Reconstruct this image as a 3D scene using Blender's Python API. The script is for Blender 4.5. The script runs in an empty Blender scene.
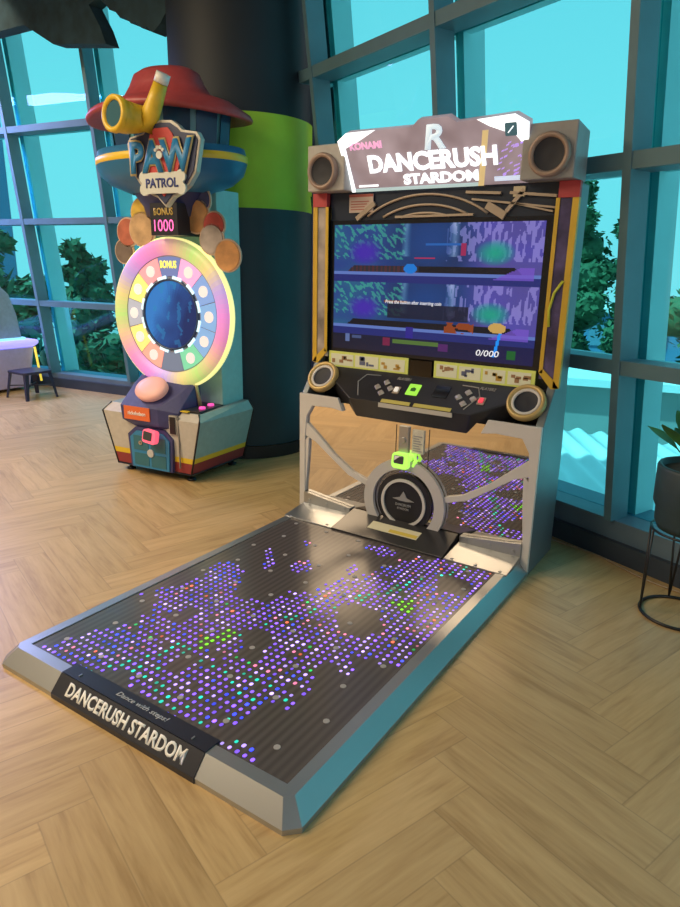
import bpy, bmesh, math, random
from mathutils import Vector, Matrix
random.seed(7)
PI = math.pi
sc = bpy.context.scene

# ------------------------------------------------------------ camera
cam_data = bpy.data.cameras.new('camera')
cam = bpy.data.objects.new('camera', cam_data)
sc.collection.objects.link(cam)
RT = Vector((0.83259, 0.55361, 0.01743)); UP = Vector((-0.16633, 0.21988, 0.96124)); FW = Vector((-0.52832, 0.80323, -0.27515))
mw = Matrix((RT, UP, -FW)).transposed().to_4x4()
mw.translation = Vector((2.0470, -2.7677, 1.3327))
cam.matrix_world = mw
cam_data.sensor_fit = 'VERTICAL'; cam_data.sensor_height = 24.0
cam_data.lens = 654.35 / 907.0 * 24.0
cam_data.clip_start = 0.05; cam_data.clip_end = 400
sc.camera = cam

# ------------------------------------------------------------ sky and exposure
sc.view_settings.view_transform = 'Standard'
sc.view_settings.look = 'None'
sc.view_settings.gamma = 1.0
sc.view_settings.exposure = 0.0
world = bpy.data.worlds.new('sky'); sc.world = world; world.use_nodes = True
wn = world.node_tree.nodes; wl = world.node_tree.links
for n in list(wn): wn.remove(n)
wo = wn.new('ShaderNodeOutputWorld'); wb = wn.new('ShaderNodeBackground')
tc = wn.new('ShaderNodeTexCoord'); sx = wn.new('ShaderNodeSeparateXYZ'); rp = wn.new('ShaderNodeValToRGB')
wl.new(tc.outputs['Generated'], sx.inputs[0]); wl.new(sx.outputs['Z'], rp.inputs[0])
rp.color_ramp.elements[0].position = 0.0; rp.color_ramp.elements[0].color = (0.98, 1.0, 1.0, 1)
rp.color_ramp.elements[1].position = 0.75; rp.color_ramp.elements[1].color = (0.50, 0.74, 0.86, 1)
e = rp.color_ramp.elements.new(0.16); e.color = (0.92, 1.0, 1.0, 1)
wl.new(rp.outputs[0], wb.inputs[0]); wb.inputs[1].default_value = 1.1
wl.new(wb.outputs[0], wo.inputs[0])

def sun(name, rot, energy, color, angle=0.02):
    d = bpy.data.lights.new(name, 'SUN'); d.energy = energy; d.color = color; d.angle = angle
    o = bpy.data.objects.new(name, d); sc.collection.objects.link(o); o.rotation_euler = rot
    return o
def area(name, loc, size, energy, color, rot=(0, 0, 0), sy=None):
    d = bpy.data.lights.new(name, 'AREA'); d.energy = energy; d.color = color; d.size = size
    if sy: d.shape = 'RECTANGLE'; d.size_y = sy
    o = bpy.data.objects.new(name, d); sc.collection.objects.link(o); o.location = loc; o.rotation_euler = rot
    return o
sun('sun', (math.radians(38), 0, math.radians(-50)), 7.0, (1.0, 0.97, 0.9))
WARM = (1.0, 0.79, 0.52)
area('ceiling_lamp_light', (-0.7, -3.9, 3.42), 1.3, 80, WARM)
area('ceiling_lamp_light', (-2.3, -2.3, 3.42), 1.5, 135, WARM)
area('ceiling_lamp_light', (-3.2, -5.0, 3.42), 1.6, 80, WARM)
area('purple_fill_light', (-5.2, .1, 2.9), 1.4, 190, (0.42, 0.46, 1.0))  # unseen fill lamp, added to tint the left floor and game table violet

# ------------------------------------------------------------ materials
MATS = {}
def mat(name, col=(0.5, 0.5, 0.5), rough=0.5, metal=0.0, emit=None, es=0.0, noise=0.0, nscale=30.0, spec=0.5, attr=None, coat=0.0, bump=0.0):
    if name in MATS: return MATS[name]
    m = bpy.data.materials.new(name); m.use_nodes = True; nt = m.node_tree; b = nt.nodes['Principled BSDF']
    b.inputs['Base Color'].default_value = (*col, 1); b.inputs['Roughness'].default_value = rough
    b.inputs['Metallic'].default_value = metal; b.inputs['Specular IOR Level'].default_value = spec
    if coat: b.inputs['Coat Weight'].default_value = coat; b.inputs['Coat Roughness'].default_value = 0.05
    if emit: b.inputs['Emission Color'].default_value = (*emit, 1); b.inputs['Emission Strength'].default_value = es
    if noise:
        t = nt.nodes.new('ShaderNodeTexCoord'); n = nt.nodes.new('ShaderNodeTexNoise'); n.inputs['Scale'].default_value = nscale
        n.inputs['Detail'].default_value = 4
        r = nt.nodes.new('ShaderNodeValToRGB')
        r.color_ramp.elements[0].position = 0.3; r.color_ramp.elements[1].position = 0.7
        r.color_ramp.elements[0].color = (*[c * (1 - noise) for c in col], 1)
        r.color_ramp.elements[1].color = (*[min(1, c * (1 + noise)) for c in col], 1)
        nt.links.new(t.outputs['Object'], n.inputs['Vector']); nt.links.new(n.outputs[0], r.inputs[0]); nt.links.new(r.outputs[0], b.inputs['Base Color'])
        if bump:
            bp = nt.nodes.new('ShaderNodeBump'); bp.inputs['Strength'].default_value = bump; nt.links.new(n.outputs[0], bp.inputs['Height']); nt.links.new(bp.outputs[0], b.inputs['Normal'])
    if attr:   # colour attribute drives emission (screens) or base
        a = nt.nodes.new('ShaderNodeAttribute'); a.attribute_name = 'Col'
        if attr == 'emit':
            nt.links.new(a.outputs['Color'], b.inputs['Emission Color']); b.inputs['Emission Strength'].default_value = es
        else: nt.links.new(a.outputs['Color'], b.inputs['Base Color'])
    MATS[name] = m
    return m

# ------------------------------------------------------------ mesh helpers
class MB:
    def __init__(s): s.bm = bmesh.new(); s.mats = []; s.cols = []
    def mi(s, m):
        if m is None: return 0
        if m not in s.mats: s.mats.append(m)
        return s.mats.index(m)
    def faces(s, vs, fs, m=None, smooth=False):
        bv = [s.bm.verts.new(v) for v in vs]; out = []
        k = s.mi(m)
        for f in fs:
            try: F = s.bm.faces.new([bv[i] for i in f])
            except ValueError: continue
            F.material_index = k; F.smooth = smooth; out.append(F)
        return out
    def box(s, a, b, m=None, M=None):
        x0, y0, z0 = a; x1, y1, z1 = b
        vs = [Vector(p) for p in ((x0,y0,z0),(x1,y0,z0),(x1,y1,z0),(x0,y1,z0),(x0,y0,z1),(x1,y0,z1),(x1,y1,z1),(x0,y1,z1))]
        if M: vs = [M @ v for v in vs]
        return s.faces(vs, [(0,3,2,1),(4,5,6,7),(0,1,5,4),(1,2,6,5),(2,3,7,6),(3,0,4,7)], m)
    def bar(s, p, q, w, h, m=None, up=Vector((0,0,1))):
        p = Vector(p); q = Vector(q); d = (q - p).normalized(); r = d.cross(up)
        if r.length < 1e-4: r = d.cross(Vector((0,1,0)))
        r.normalize(); u = r.cross(d)
        vs = [c + r*a*w/2 + u*b*h/2 for c in (p, q) for a, b in ((-1,-1),(1,-1),(1,1),(-1,1))]
        return s.faces(vs, [(3,2,1,0),(4,5,6,7),(0,1,5,4),(1,2,6,5),(2,3,7,6),(3,0,4,7)], m)
    def prism(s, poly, f, d0, d1, m=None, m2=None, smooth=False):
        """poly 2D; f(a,b,d) -> point"""
        n = len(poly)
        A = [Vector(f(a, b, d0)) for a, b in poly]; B = [Vector(f(a, b, d1)) for a, b in poly]
        bv = [s.bm.verts.new(v) for v in A + B]
        k = s.mi(m); k2 = s.mi(m2) if m2 else k
        F = s.bm.faces.new(bv[:n]); F.material_index = k
        F = s.bm.faces.new(bv[n:][::-1]); F.material_index = k2
        for i in range(n):
            j = (i + 1) % n
            F = s.bm.faces.new([bv[i], bv[n+i], bv[n+j], bv[j]]); F.material_index = k2; F.smooth = smooth
    def tube(s, pts, r, m=None, seg=10, closed=False):
        pts = [Vector(p) for p in pts]; n = len(pts); rings = []
        rr = r if isinstance(r, (list, tuple)) else [r]*n
        for i, p in enumerate(pts):
            a = pts[(i-1) % n] if (closed or i > 0) else p; b = pts[(i+1) % n] if (closed or i < n-1) else p
            d = (b - a).normalized(); ref = Vector((0,0,1)) if abs(d.z) < 0.9 else Vector((0,1,0))
            u = d.cross(ref).normalized(); v = d.cross(u)
            rings.append([s.bm.verts.new(p + (u*math.cos(t) + v*math.sin(t))*rr[i]) for t in [2*PI*k/seg for k in range(seg)]])
        mi = s.mi(m)
        for i in range(n if closed else n-1):
            A = rings[i]; B = rings[(i+1) % n]
            for k in range(seg):
                F = s.bm.faces.new([A[k], A[(k+1)%seg], B[(k+1)%seg], B[k]]); F.material_index = mi; F.smooth = True
        if not closed:
            for R, rev in ((rings[0], True), (rings[-1], False)):
                F = s.bm.faces.new(R[::-1] if rev else R); F.material_index = mi
    def lathe(s, prof, M=None, m=None, seg=48, sy=1.0, smooth=True, mats=None, a0=0.0, a1=2*PI):
        """prof list of (r, z); axis z; transformed by M"""
        full = abs(a1 - a0 - 2*PI) < 1e-6; cnt = seg if full else seg + 1
        rings = []
        for r, z in prof:
            ring = []
            if r < 1e-6:
                v = Vector((0, 0, z)); v = M @ v if M else v; bv = s.bm.verts.new(v); ring = [bv]*cnt
            else:
                for k in range(cnt):
                    t = a0 + (a1 - a0)*k/seg; v = Vector((r*math.cos(t), r*math.sin(t)*sy, z)); v = M @ v if M else v
                    ring.append(s.bm.verts.new(v))
            rings.append(ring)
        for i in range(len(prof)-1):
            A, B = rings[i], rings[i+1]; mi = s.mi(mats[i] if mats else m)
            for k in range(seg):
                kk = (k+1) % cnt
                vs = []
                for v in (A[k], A[kk], B[kk], B[k]):
                    if v not in vs: vs.append(v)
                if len(vs) > 2:
                    try: F = s.bm.faces.new(vs)
                    except ValueError: continue
                    F.material_index = mi; F.smooth = smooth
    def ring(s, c, r0, r1, th, M, m=None, seg=48):
        """flat annulus with thickness, local plane xy -> M"""
        prof = [(r0, -th/2), (r1, -th/2), (r1, th/2), (r0, th/2), (r0, -th/2)]
        if r0 < 1e-6: prof = [(0, -th/2), (r1, -th/2), (r1, th/2), (0, th/2)]
        s.lathe(prof, M @ Matrix.Translation(c), m, seg, smooth=False)
    def hull(s, pts, m=None):
        t = bmesh.new()
        for p in pts: t.verts.new(p)
        bmesh.ops.convex_hull(t, input=list(t.verts)); t.verts.index_update()
        s.faces([v.co.copy() for v in t.verts if v.link_faces], [], m) if False else None
        vs = [v.co.copy() for v in t.verts]; fs = [[v.index for v in f.verts] for f in t.faces]
        s.faces(vs, fs, m); t.free()
    def build(s, name, m=None, parent=None, bevel=0.0, seg=2, recalc=True, M=None):
        if recalc: bmesh.ops.recalc_face_normals(s.bm, faces=s.bm.faces)
        if M: s.bm.transform(M)
        me = bpy.data.meshes.new(name); s.bm.to_mesh(me); s.bm.free()
        for mm in (s.mats or [m]): me.materials.append(mm)
        o = bpy.data.objects.new(name, me); sc.collection.objects.link(o)
        if parent: o.parent = parent
        if bevel:
            bv = o.modifiers.new('bevel', 'BEVEL'); bv.width = bevel; bv.segments = seg; bv.limit_method = 'ANGLE'
        return o

def struct(o): o['kind'] = 'structure'; return o
def tag(o, label, cat, group=None, kind=None):
    o['label'] = label; o['category'] = cat
    if group: o['group'] = group
    if kind: o['kind'] = kind
    return o
def thing(name, label, cat, loc=(0,0,0), rz=0.0, group=None):
    o = bpy.data.objects.new(name, None); sc.collection.objects.link(o); o.location = loc; o.rotation_euler = (0, 0, rz)
    o.empty_display_size = 0.1
    return tag(o, label, cat, group)
def lab(o, t): o['label'] = t; return o

XZ = lambda y: Matrix(((1,0,0,0),(0,0,-1,y),(0,1,0,0),(0,0,0,1)))   # local (x,y,z)->(x, y0 - z, y): faces -y
def front(x, y, z, tilt=0.0, roll=0.0):
    """plane facing -y centred at x,y,z; tilt>0 leans the top back"""
    return Matrix.Translation((x, y, z)) @ Matrix.Rotation(-tilt, 4, 'X') @ Matrix.Rotation(PI/2, 4, 'X') @ Matrix.Rotation(roll, 4, 'Z')

def text(name, s, w, h, M, m, parent, extrude=0.002, bold=0.0, shear=0.0, spacing=1.0):
    cu = bpy.data.curves.new(name, 'FONT'); cu.body = s; cu.extrude = 0.0; cu.offset = bold; cu.shear = shear; cu.space_character = spacing
    cu.resolution_u = 3; cu.align_x = 'CENTER'
    o = bpy.data.objects.new(name, cu); sc.collection.objects.link(o)
    bpy.context.view_layer.update()
    me = bpy.data.meshes.new_from_object(o.evaluated_get(bpy.context.evaluated_depsgraph_get()))
    bpy.data.objects.remove(o)
    xs = [v.co.x for v in me.vertices]; ys = [v.co.y for v in me.vertices]
    cx, cy = (min(xs)+max(xs))/2, (min(ys)+max(ys))/2; sw = max(xs)-min(xs); sh = max(ys)-min(ys)
    bm = bmesh.new(); bm.from_mesh(me)
    for v in bm.verts: v.co = Vector(((v.co.x-cx)/sw*w, (v.co.y-cy)/sh*h, 0))
    if extrude:
        r = bmesh.ops.extrude_face_region(bm, geom=list(bm.faces))
        for v in [g for g in r['geom'] if isinstance(g, bmesh.types.BMVert)]: v.co.z += extrude
    bmesh.ops.recalc_face_normals(bm, faces=bm.faces)
    bm.transform(M); bm.to_mesh(me); bm.free()
    me.materials.clear(); me.materials.append(m)
    ob = bpy.data.objects.new(name, me); sc.collection.objects.link(ob)
    if parent: ob.parent = parent
    return ob

# ------------------------------------------------------------ floor: herringbone planks
def wood_mat():
    m = bpy.data.materials.new('herringbone_oak'); m.use_nodes = True; nt = m.node_tree; N = nt.nodes; L = nt.links; b = N['Principled BSDF']
    uv = N.new('ShaderNodeUVMap'); uv.uv_map = 'grain'
    mp = N.new('ShaderNodeMapping'); mp.inputs['Scale'].default_value = (1.6, 16, 1); L.new(uv.outputs[0], mp.inputs[0])
    n1 = N.new('ShaderNodeTexNoise'); n1.inputs['Scale'].default_value = 1.3; n1.inputs['Detail'].default_value = 6; n1.inputs['Distortion'].default_value = 0.8
    L.new(mp.outputs[0], n1.inputs['Vector'])
    n2 = N.new('ShaderNodeTexNoise'); n2.inputs['Scale'].default_value = 6; n2.inputs['Detail'].default_value = 3; L.new(mp.outputs[0], n2.inputs['Vector'])
    mx = N.new('ShaderNodeMix'); mx.data_type = 'FLOAT'; mx.inputs[0].default_value = 0.3
    L.new(n1.outputs[0], mx.inputs[2]); L.new(n2.outputs[0], mx.inputs[3])
    r = N.new('ShaderNodeValToRGB'); L.new(mx.outputs[0], r.inputs[0])
    r.color_ramp.elements[0].position = 0.32; r.color_ramp.elements[0].color = (0.39, 0.245, 0.10, 1)
    r.color_ramp.elements[1].position = 0.66; r.color_ramp.elements[1].color = (0.59, 0.405, 0.19, 1)
    e = r.color_ramp.elements.new(0.47); e.color = (0.505, 0.335, 0.148, 1)
    a = N.new('ShaderNodeAttribute'); a.attribute_name = 'Col'
    hs = N.new('ShaderNodeHueSaturation'); L.new(r.outputs[0], hs.inputs['Color'])
    mr = N.new('ShaderNodeMapRange'); mr.inputs['To Min'].default_value = 0.93; mr.inputs['To Max'].default_value = 1.07
    L.new(a.outputs['Fac'], mr.inputs['Value']); L.new(mr.outputs[0], hs.inputs['Value'])
    # seams
    uv2 = N.new('ShaderNodeUVMap'); uv2.uv_map = 'plank'; sp = N.new('ShaderNodeSeparateXYZ'); L.new(uv2.outputs[0], sp.inputs[0])
    def edge(out, length):
        s1 = N.new('ShaderNodeMath'); s1.operation = 'SUBTRACT'; s1.inputs[0].default_value = length; L.new(out, s1.inputs[1])
        mn = N.new('ShaderNodeMath'); mn.operation = 'MINIMUM'; L.new(out, mn.inputs[0]); L.new(s1.outputs[0], mn.inputs[1]); return mn.outputs[0]
    e1 = edge(sp.outputs[0], 5*0.137); e2 = edge(sp.outputs[1], 0.137)
    mn = N.new('ShaderNodeMath'); mn.operation = 'MINIMUM'; L.new(e1, mn.inputs[0]); L.new(e2, mn.inputs[1])
    sm = N.new('ShaderNodeMapRange'); sm.inputs['From Min'].default_value = 0.0008; sm.inputs['From Max'].default_value = 0.0026
    sm.inputs['To Min'].default_value = 0.78; L.new(mn.outputs[0], sm.inputs['Value'])
    ml = N.new('ShaderNodeMix'); ml.data_type = 'RGBA'; ml.blend_type = 'MULTIPLY'; ml.inputs[0].default_value = 1
    L.new(hs.outputs[0], ml.inputs[6]); L.new(sm.outputs[0], ml.inputs[7]); L.new(ml.outputs[2], b.inputs['Base Color'])
    b.inputs['Roughness'].default_value = 0.38; b.inputs['Specular IOR Level'].default_value = 0.45
    bp = N.new('ShaderNodeBump'); bp.inputs['Strength'].default_value = 0.12; bp.inputs['Distance'].default_value = 0.002
    L.new(mx.outputs[0], bp.inputs['Height']); L.new(bp.outputs[0], b.inputs['Normal'])
    return m

dR = Vector((.924, -.382, 0)).normalized(); nR = Vector((.382, .924, 0)).normalized(); bR = Vector((1.55, .36, 0))
dL = Vector((.99, .13, 0)).normalized(); nL = Vector((-.13, .99, 0)).normalized(); bL = Vector((-4.05, 1.52, 0))
# plan of the room: corner points of the floor
def inside(p):
    return (p - bR).dot(nR) < 0.25 and (p - bL).dot(nL) < 0.3 and -8.6 < p.x < 5.2 and -7.6 < p.y
def build_floor():
    w = 0.137; n = 5; a = math.radians(-19.5); e1 = Vector((math.cos(a), math.sin(a), 0)); e2 = Vector((-math.sin(a), math.cos(a), 0))
    O = e1*1.789 + e2*(-0.627)
    bm = bmesh.new(); g = bm.loops.layers.uv.new('grain'); pk = bm.loops.layers.uv.new('plank'); cl = bm.loops.layers.color.new('Col')
    for i in range(-75, 76):
        for j in range(-14, 15):
            S = e1*(i*w + j*n*w) + e2*(-i*w + j*n*w) + O
            if (S - Vector((-1.5, -2.5, 0))).length > 9.5: continue
            for k in (0, 1):
                if k == 0: ox, oy, L, dx, dy = 0, -w, n*w, e1, e2
                else: ox, oy, L, dx, dy = -w, -n*w, n*w, e2, -e1
                if k == 0: P = S + e2*(-w); cs = [P, P+e1*L, P+e1*L+e2*w, P+e2*w]
                else: P = S + e1*(-w) + e2*(-n*w); P = P + e1*w; cs = [P, P+e2*L, P+e2*L-e1*w, P-e1*w]
                c = (cs[0]+cs[2])/2
                if not inside(c): continue
                f = bm.faces.new([bm.verts.new(q) for q in cs]); r = random.random(); uo = random.random()*20; vo = random.random()*20
                for lp, (u, v) in zip(f.loops, ((0,0),(L,0),(L,w),(0,w))):
                    lp[g].uv = (u+uo, v+vo); lp[pk].uv = (u, v); lp[cl] = (r, r, r, 1)
    bmesh.ops.recalc_face_normals(bm, faces=bm.faces)
    for f in bm.faces:
        if f.normal.z < 0: f.normal_flip()
    me = bpy.data.meshes.new('floor'); bm.to_mesh(me); bm.free(); me.materials.append(wood_mat())
    o = bpy.data.objects.new('floor', me); sc.collection.objects.link(o); struct(o)
    return o
build_floor()
b_ = MB(); b_.box((-9, -8, -.35), (5.6, -.0, -.004)); struct(b_.build('floor_slab', mat('slab', (.25,.25,.25), .9, noise=.1)))
o = bpy.data.objects['floor_slab']; o.name = 'trim_1'

M_CEIL = mat('ceiling_paint', (.16, .18, .20), .9, noise=.08, nscale=2)
cpts = [(-9, -8), (5.6, -8)] + [tuple((bR + dR*t + nR*-.22).xy) for t in (4.3, -2.42)] + [(-.9, 1.45), (-1.9, 1.85)] + [tuple((bL + dL*t + nL*-.1).xy) for t in (2.1, -5.0)]
b_ = MB(); b_.prism(cpts, lambda a, b, d: (a, b, d), 3.62, 3.72); struct(b_.build('ceiling', M_CEIL))
M_WALL = mat('wall_paint', (.42, .38, .33), .85, noise=.06, nscale=3)
b_ = MB(); b_.box((-9, -8, 0), (5.6, -7.9, 3.62)); struct(b_.build('wall_front', M_WALL))
b_ = MB(); b_.box((-9, -7.9, 0), (-8.9, 1.0, 3.62)); struct(b_.build('wall_left', M_WALL))
M_DARKW = mat('dark_wall_paint', (.05, .07, .09), .7, noise=.1, nscale=3)

# ------------------------------------------------------------ glass facade
M_FRAME = mat('window_frame_metal', (.10, .20, .25), .5, .1, noise=.08, nscale=6)
M_FIN = mat('fin_painted_metal', (.66, .70, .70), .55, noise=.08, nscale=2)
M_LEDGE = mat('ledge_dark', (.035, .05, .075), .5, noise=.15, nscale=5)
M_SILL = mat('sill_blue_grey', (.12, .18, .24), .45, noise=.1, nscale=5)
def glass_mat():
    m = bpy.data.materials.new('tinted_glass'); m.use_nodes = True; nt = m.node_tree; N = nt.nodes; L = nt.links
    for n in list(N): N.remove(n)
    o = N.new('ShaderNodeOutputMaterial'); t = N.new('ShaderNodeBsdfTransparent'); g = N.new('ShaderNodeBsdfGlossy'); f0 = N.new('ShaderNodeLayerWeight'); f0.inputs[0].default_value = .5; f1 = N.new('ShaderNodeMath'); f1.operation = 'POWER'; f1.inputs[1].default_value = 4; f = N.new('ShaderNodeMath'); f.operation = 'MULTIPLY_ADD'; f.inputs[1].default_value = .5; f.inputs[2].default_value = .03; L.new(f0.outputs['Facing'], f1.inputs[0]); L.new(f1.outputs[0], f.inputs[0]); x = N.new('ShaderNodeMixShader')
    t.inputs[0].default_value = (.39, .86, .915, 1); g.inputs['Roughness'].default_value = 0.02; g.inputs[0].default_value = (.8, .9, .9, 1)
    L.new(f.outputs[0], x.inputs[0]); L.new(t.outputs[0], x.inputs[1]); L.new(g.outputs[0], x.inputs[2]); L.new(x.outputs[0], o.inputs[0])
    return m
M_GLASS = glass_mat()
tn = [2]; wnn = [1]
def T(o):
    o.name = 'trim_%d' % tn[0]; tn[0] += 1; return struct(o)
def facade(B, d, n, s, ts, t0, t1, zs, ztop, zg, finL, rh=.04):
    P = lambda t, z, off: B + d*t + n*(off - s*z) + Vector((0, 0, z))
    def slab(ta, tb, za, zb, oa, ob, m, nm='trim_0'):
        b = MB(); vs = [P(t, z, o_) for z in (za, zb) for (t, o_) in ((ta, oa), (tb, oa), (tb, ob), (ta, ob))]
        b.faces(vs, [(0,3,2,1),(4,5,6,7),(0,1,5,4),(1,2,6,5),(2,3,7,6),(3,0,4,7)]); return b.build(nm, m)
    T(slab(t0, t1, 0.0, .10, 0.0, .34, M_LEDGE)); T(slab(t0, t1, .10, zg, .03, .32, M_SILL))
    T(slab(t0, t1, -.6, 0.0, .25, .50, M_LEDGE))
    for t in ts:
        T(slab(t, t+.038, zg, ztop, 0.0, .13, M_FRAME))
        b = slab(t-.008, t+.046, zg-.25, ztop+.3, .185, .185+finL, M_FIN); T(b)
    for z in zs:
        T(slab(t0, t1, z-rh, z+rh, .006, .15, M_FRAME))
        T(slab(t0, t1, z-.025, z+.025, .185, .24, M_FIN))
    edges = [t0] + [t+.025 for t in ts if t0 < t < t1] + [t1]; zz = [zg] + list(zs) + [ztop]
    for i in range(len(edges)-1):
        for j in range(len(zz)-1):
            o = slab(edges[i], edges[i+1], zz[j], zz[j+1], .158, .166, M_GLASS, 'window_1')
            o.name = 'window_%d' % wnn[0]; wnn[0] += 1; struct(o)
facade(bR, dR, nR, .13, [-2.27, -1.14, -.045, 1.06, 2.17, 3.28], -2.40, 3.9, [.93, 1.75, 2.49], 3.62, .20, .15, .032)
facade(bL, dL, nL, .10, [-3.9, -2.77, -1.64, -.52, .61, 1.72], -4.7, 2.1, [.90, 1.71, 2.54], 3.62, .15, .19, .028)
# dark return walls hidden behind the round column
def wall_seg(p, q, name, th=.08):
    b = MB(); b.bar((p[0], p[1], 1.81), (q[0], q[1], 1.81), th, 3.62); return struct(b.build(name, M_DARKW))
wall_seg((-.72, 1.36), (-1.62, 1.98), 'wall_column_right'); wall_seg((-1.62, 1.98), (-1.99, 1.86), 'wall_column_left')

# round column, dark with a lime band
M_COL = mat('column_dark_paint', (.022, .050, .070), .6, noise=.12, nscale=3)
M_COLU = mat('column_navy_paint', (.006, .014, .024), .6, noise=.12, nscale=3)
M_LIME = mat('column_lime_paint', (.42, .66, .03), .6, noise=.12, nscale=3)
M_BASE = mat('column_base', (.02, .02, .025), .5)
b_ = MB()
cz = [(0, M_BASE), (.09, M_COL), (1.685, M_LIME), (2.25, M_COLU), (3.62, None)]
sh = lambda z: Vector((-1.27, .98, z))
for i in range(4):
    z0, z1 = cz[i][0], cz[i+1][0]; r = .492 if i == 0 else .48
    rings = [[sh(z) + Vector((r*math.cos(t), r*math.sin(t), 0)) for t in [2*PI*k/72 for k in range(72)]] for z in (z0, z1)]
    b_.faces(rings[0]+rings[1], [(k, (k+1) % 72, 72+(k+1) % 72, 72+k) for k in range(72)], cz[i][1], True)
column = b_.build('column', recalc=True); struct(column)

# dark hanging bulkhead below the ceiling, top left
b_ = MB()
poly = [(-6.5, 3.62), (-6.5, 3.2), (-3.92, 3.17), (-3.44, 3.16), (-3.08, 2.97), (-2.445, 2.88), (-2.5, 3.0), (-2.61, 3.16), (-2.5, 3.19), (-2.42, 3.13)]
x = -2.38
for k in range(9):
    poly.append((x + k*.055, 3.10 - .21*(k/8.0)**.8 + (.012 if k % 2 else -.012)))
poly += [(-1.86, 2.92), (-1.72, 3.05), (-1.72, 3.62)]
b_.prism(poly, lambda a, b, d: (a, d, b), .82, .94)
bh = b_.build('trim_0', mat('bulkhead_fabric', (.022, .055, .075), .9, noise=.3, nscale=9, bump=.4)); T(bh)
b_ = MB()
vs = [(-3.95, .2, 3.60), (-3.3, .2, 3.60), (-3.3, .82, 3.60), (-3.95, .82, 3.60), (-3.1, .82, 3.0), (-2.5, .82, 2.92)]
sp = bpy.data.lights.new('ceiling_spot_light', 'SPOT'); sp.energy = 45; sp.color = (1, .85, .6); sp.spot_size = 1.9; sp.shadow_soft_size = .06
so = bpy.data.objects.new('ceiling_spot_light', sp); sc.collection.objects.link(so); so.location = (-4.2, .1, 3.5)
so.rotation_euler = (math.radians(50), 0, math.radians(10))
b_.bm.free()

# ------------------------------------------------------------ outside
M_GRD = mat('asphalt', (.30, .34, .33), .9, noise=.15, nscale=.5)
b_ = MB(); b_.box((-70, 3.0, -4.2), (60, 120, -4.0)); struct(b_.build('ground', M_GRD))
# corrugated canopy roof just below the right window
b_ = MB(); M_ROOF = mat('corrugated_metal', (.90, .92, .90), .6, 0, noise=.04, nscale=4)
N = 300; vs = []; fs = []; rd = Vector((.5, -.866, 0))
for k in range(N+1):
    p0 = Vector((-4.5 + 10.5*k/N, 5.14, 0)); zz = -.50 + .03*math.sin(2*PI*(10.5*k/N)/.26)
    s_ = ((p0 - bR).dot(nR) - .62)/(-rd.dot(nR)); p1 = p0 + rd*s_
    for p in (p0, p1):
        for dz in (0, -.02): vs.append((p.x, p.y, zz + dz))
for k in range(N):
    a = 4*k; b = 4*(k+1); fs += [(a, a+2, b+2, b), (a+1, b+1, b+3, a+3), (a+2, a+3, b+3, b+2), (a, b, b+1, a+1)]
b_.faces(vs, fs, None, True)
tag(b_.build('canopy_roof', M_ROOF), 'pale corrugated metal canopy roof outside below the right window', 'roof')
# low building and van far behind
t = thing('low_building', 'long low pale building with white roof edge outside behind the canopy roof', 'building', (-2.4, 15.6, -4.0), math.radians(12))
b_ = MB(); b_.box((-8, 0, 0), (12, 2.2, 2.35)); b_.build('wall', mat('far_wall_grey', (.30,.33,.32), .8, noise=.1, nscale=.8), t)
b_ = MB(); b_.box((-8.2, -.3, 2.35), (12.2, 2.4, 2.55)); b_.build('roof', mat('far_roof', (.80,.84,.84), .6, noise=.1), t)
t = thing('blue_building', 'small blue walled building behind the long low pale building', 'building', (-4.4, 27.5, -4.0), math.radians(12))
b_ = MB(); b_.box((-3, 0, 0), (3.5, 4, 3.6)); b_.build('wall', mat('blue_wall', (.12,.30,.50), .7, noise=.1), t)
b_ = MB(); b_.box((-3.2, -.2, 3.6), (3.7, 4.2, 3.8)); b_.build('roof', mat('far_roof'), t)
for k in range(3):
    b_ = MB(); b_.box((-2.4+k*1.9, -.05, 2.2), (-1.2+k*1.9, .02, 3.1)); b_.build('window', mat('tower_window', (.2,.36,.5), .3), t)
t = thing('tower_building', 'distant blue tower block at the left edge of the windows', 'building', (-21.9, 11.6, -4.0), math.radians(58.9))
b_ = MB(); b_.box((-7, 0, 0), (0, 6, 10.4)); b_.build('wall', mat('tower_wall', (.10,.22,.38), .7, noise=.1, nscale=.6), t)
for i in range(4):
    for j in range(5):
        b_ = MB(); b_.box((-6.4+i*1.6, -.06, 1.2+j*1.8), (-5.4+i*1.6, .03, 2.3+j*1.8)); b_.build('window', mat('tower_window'), t)

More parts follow.
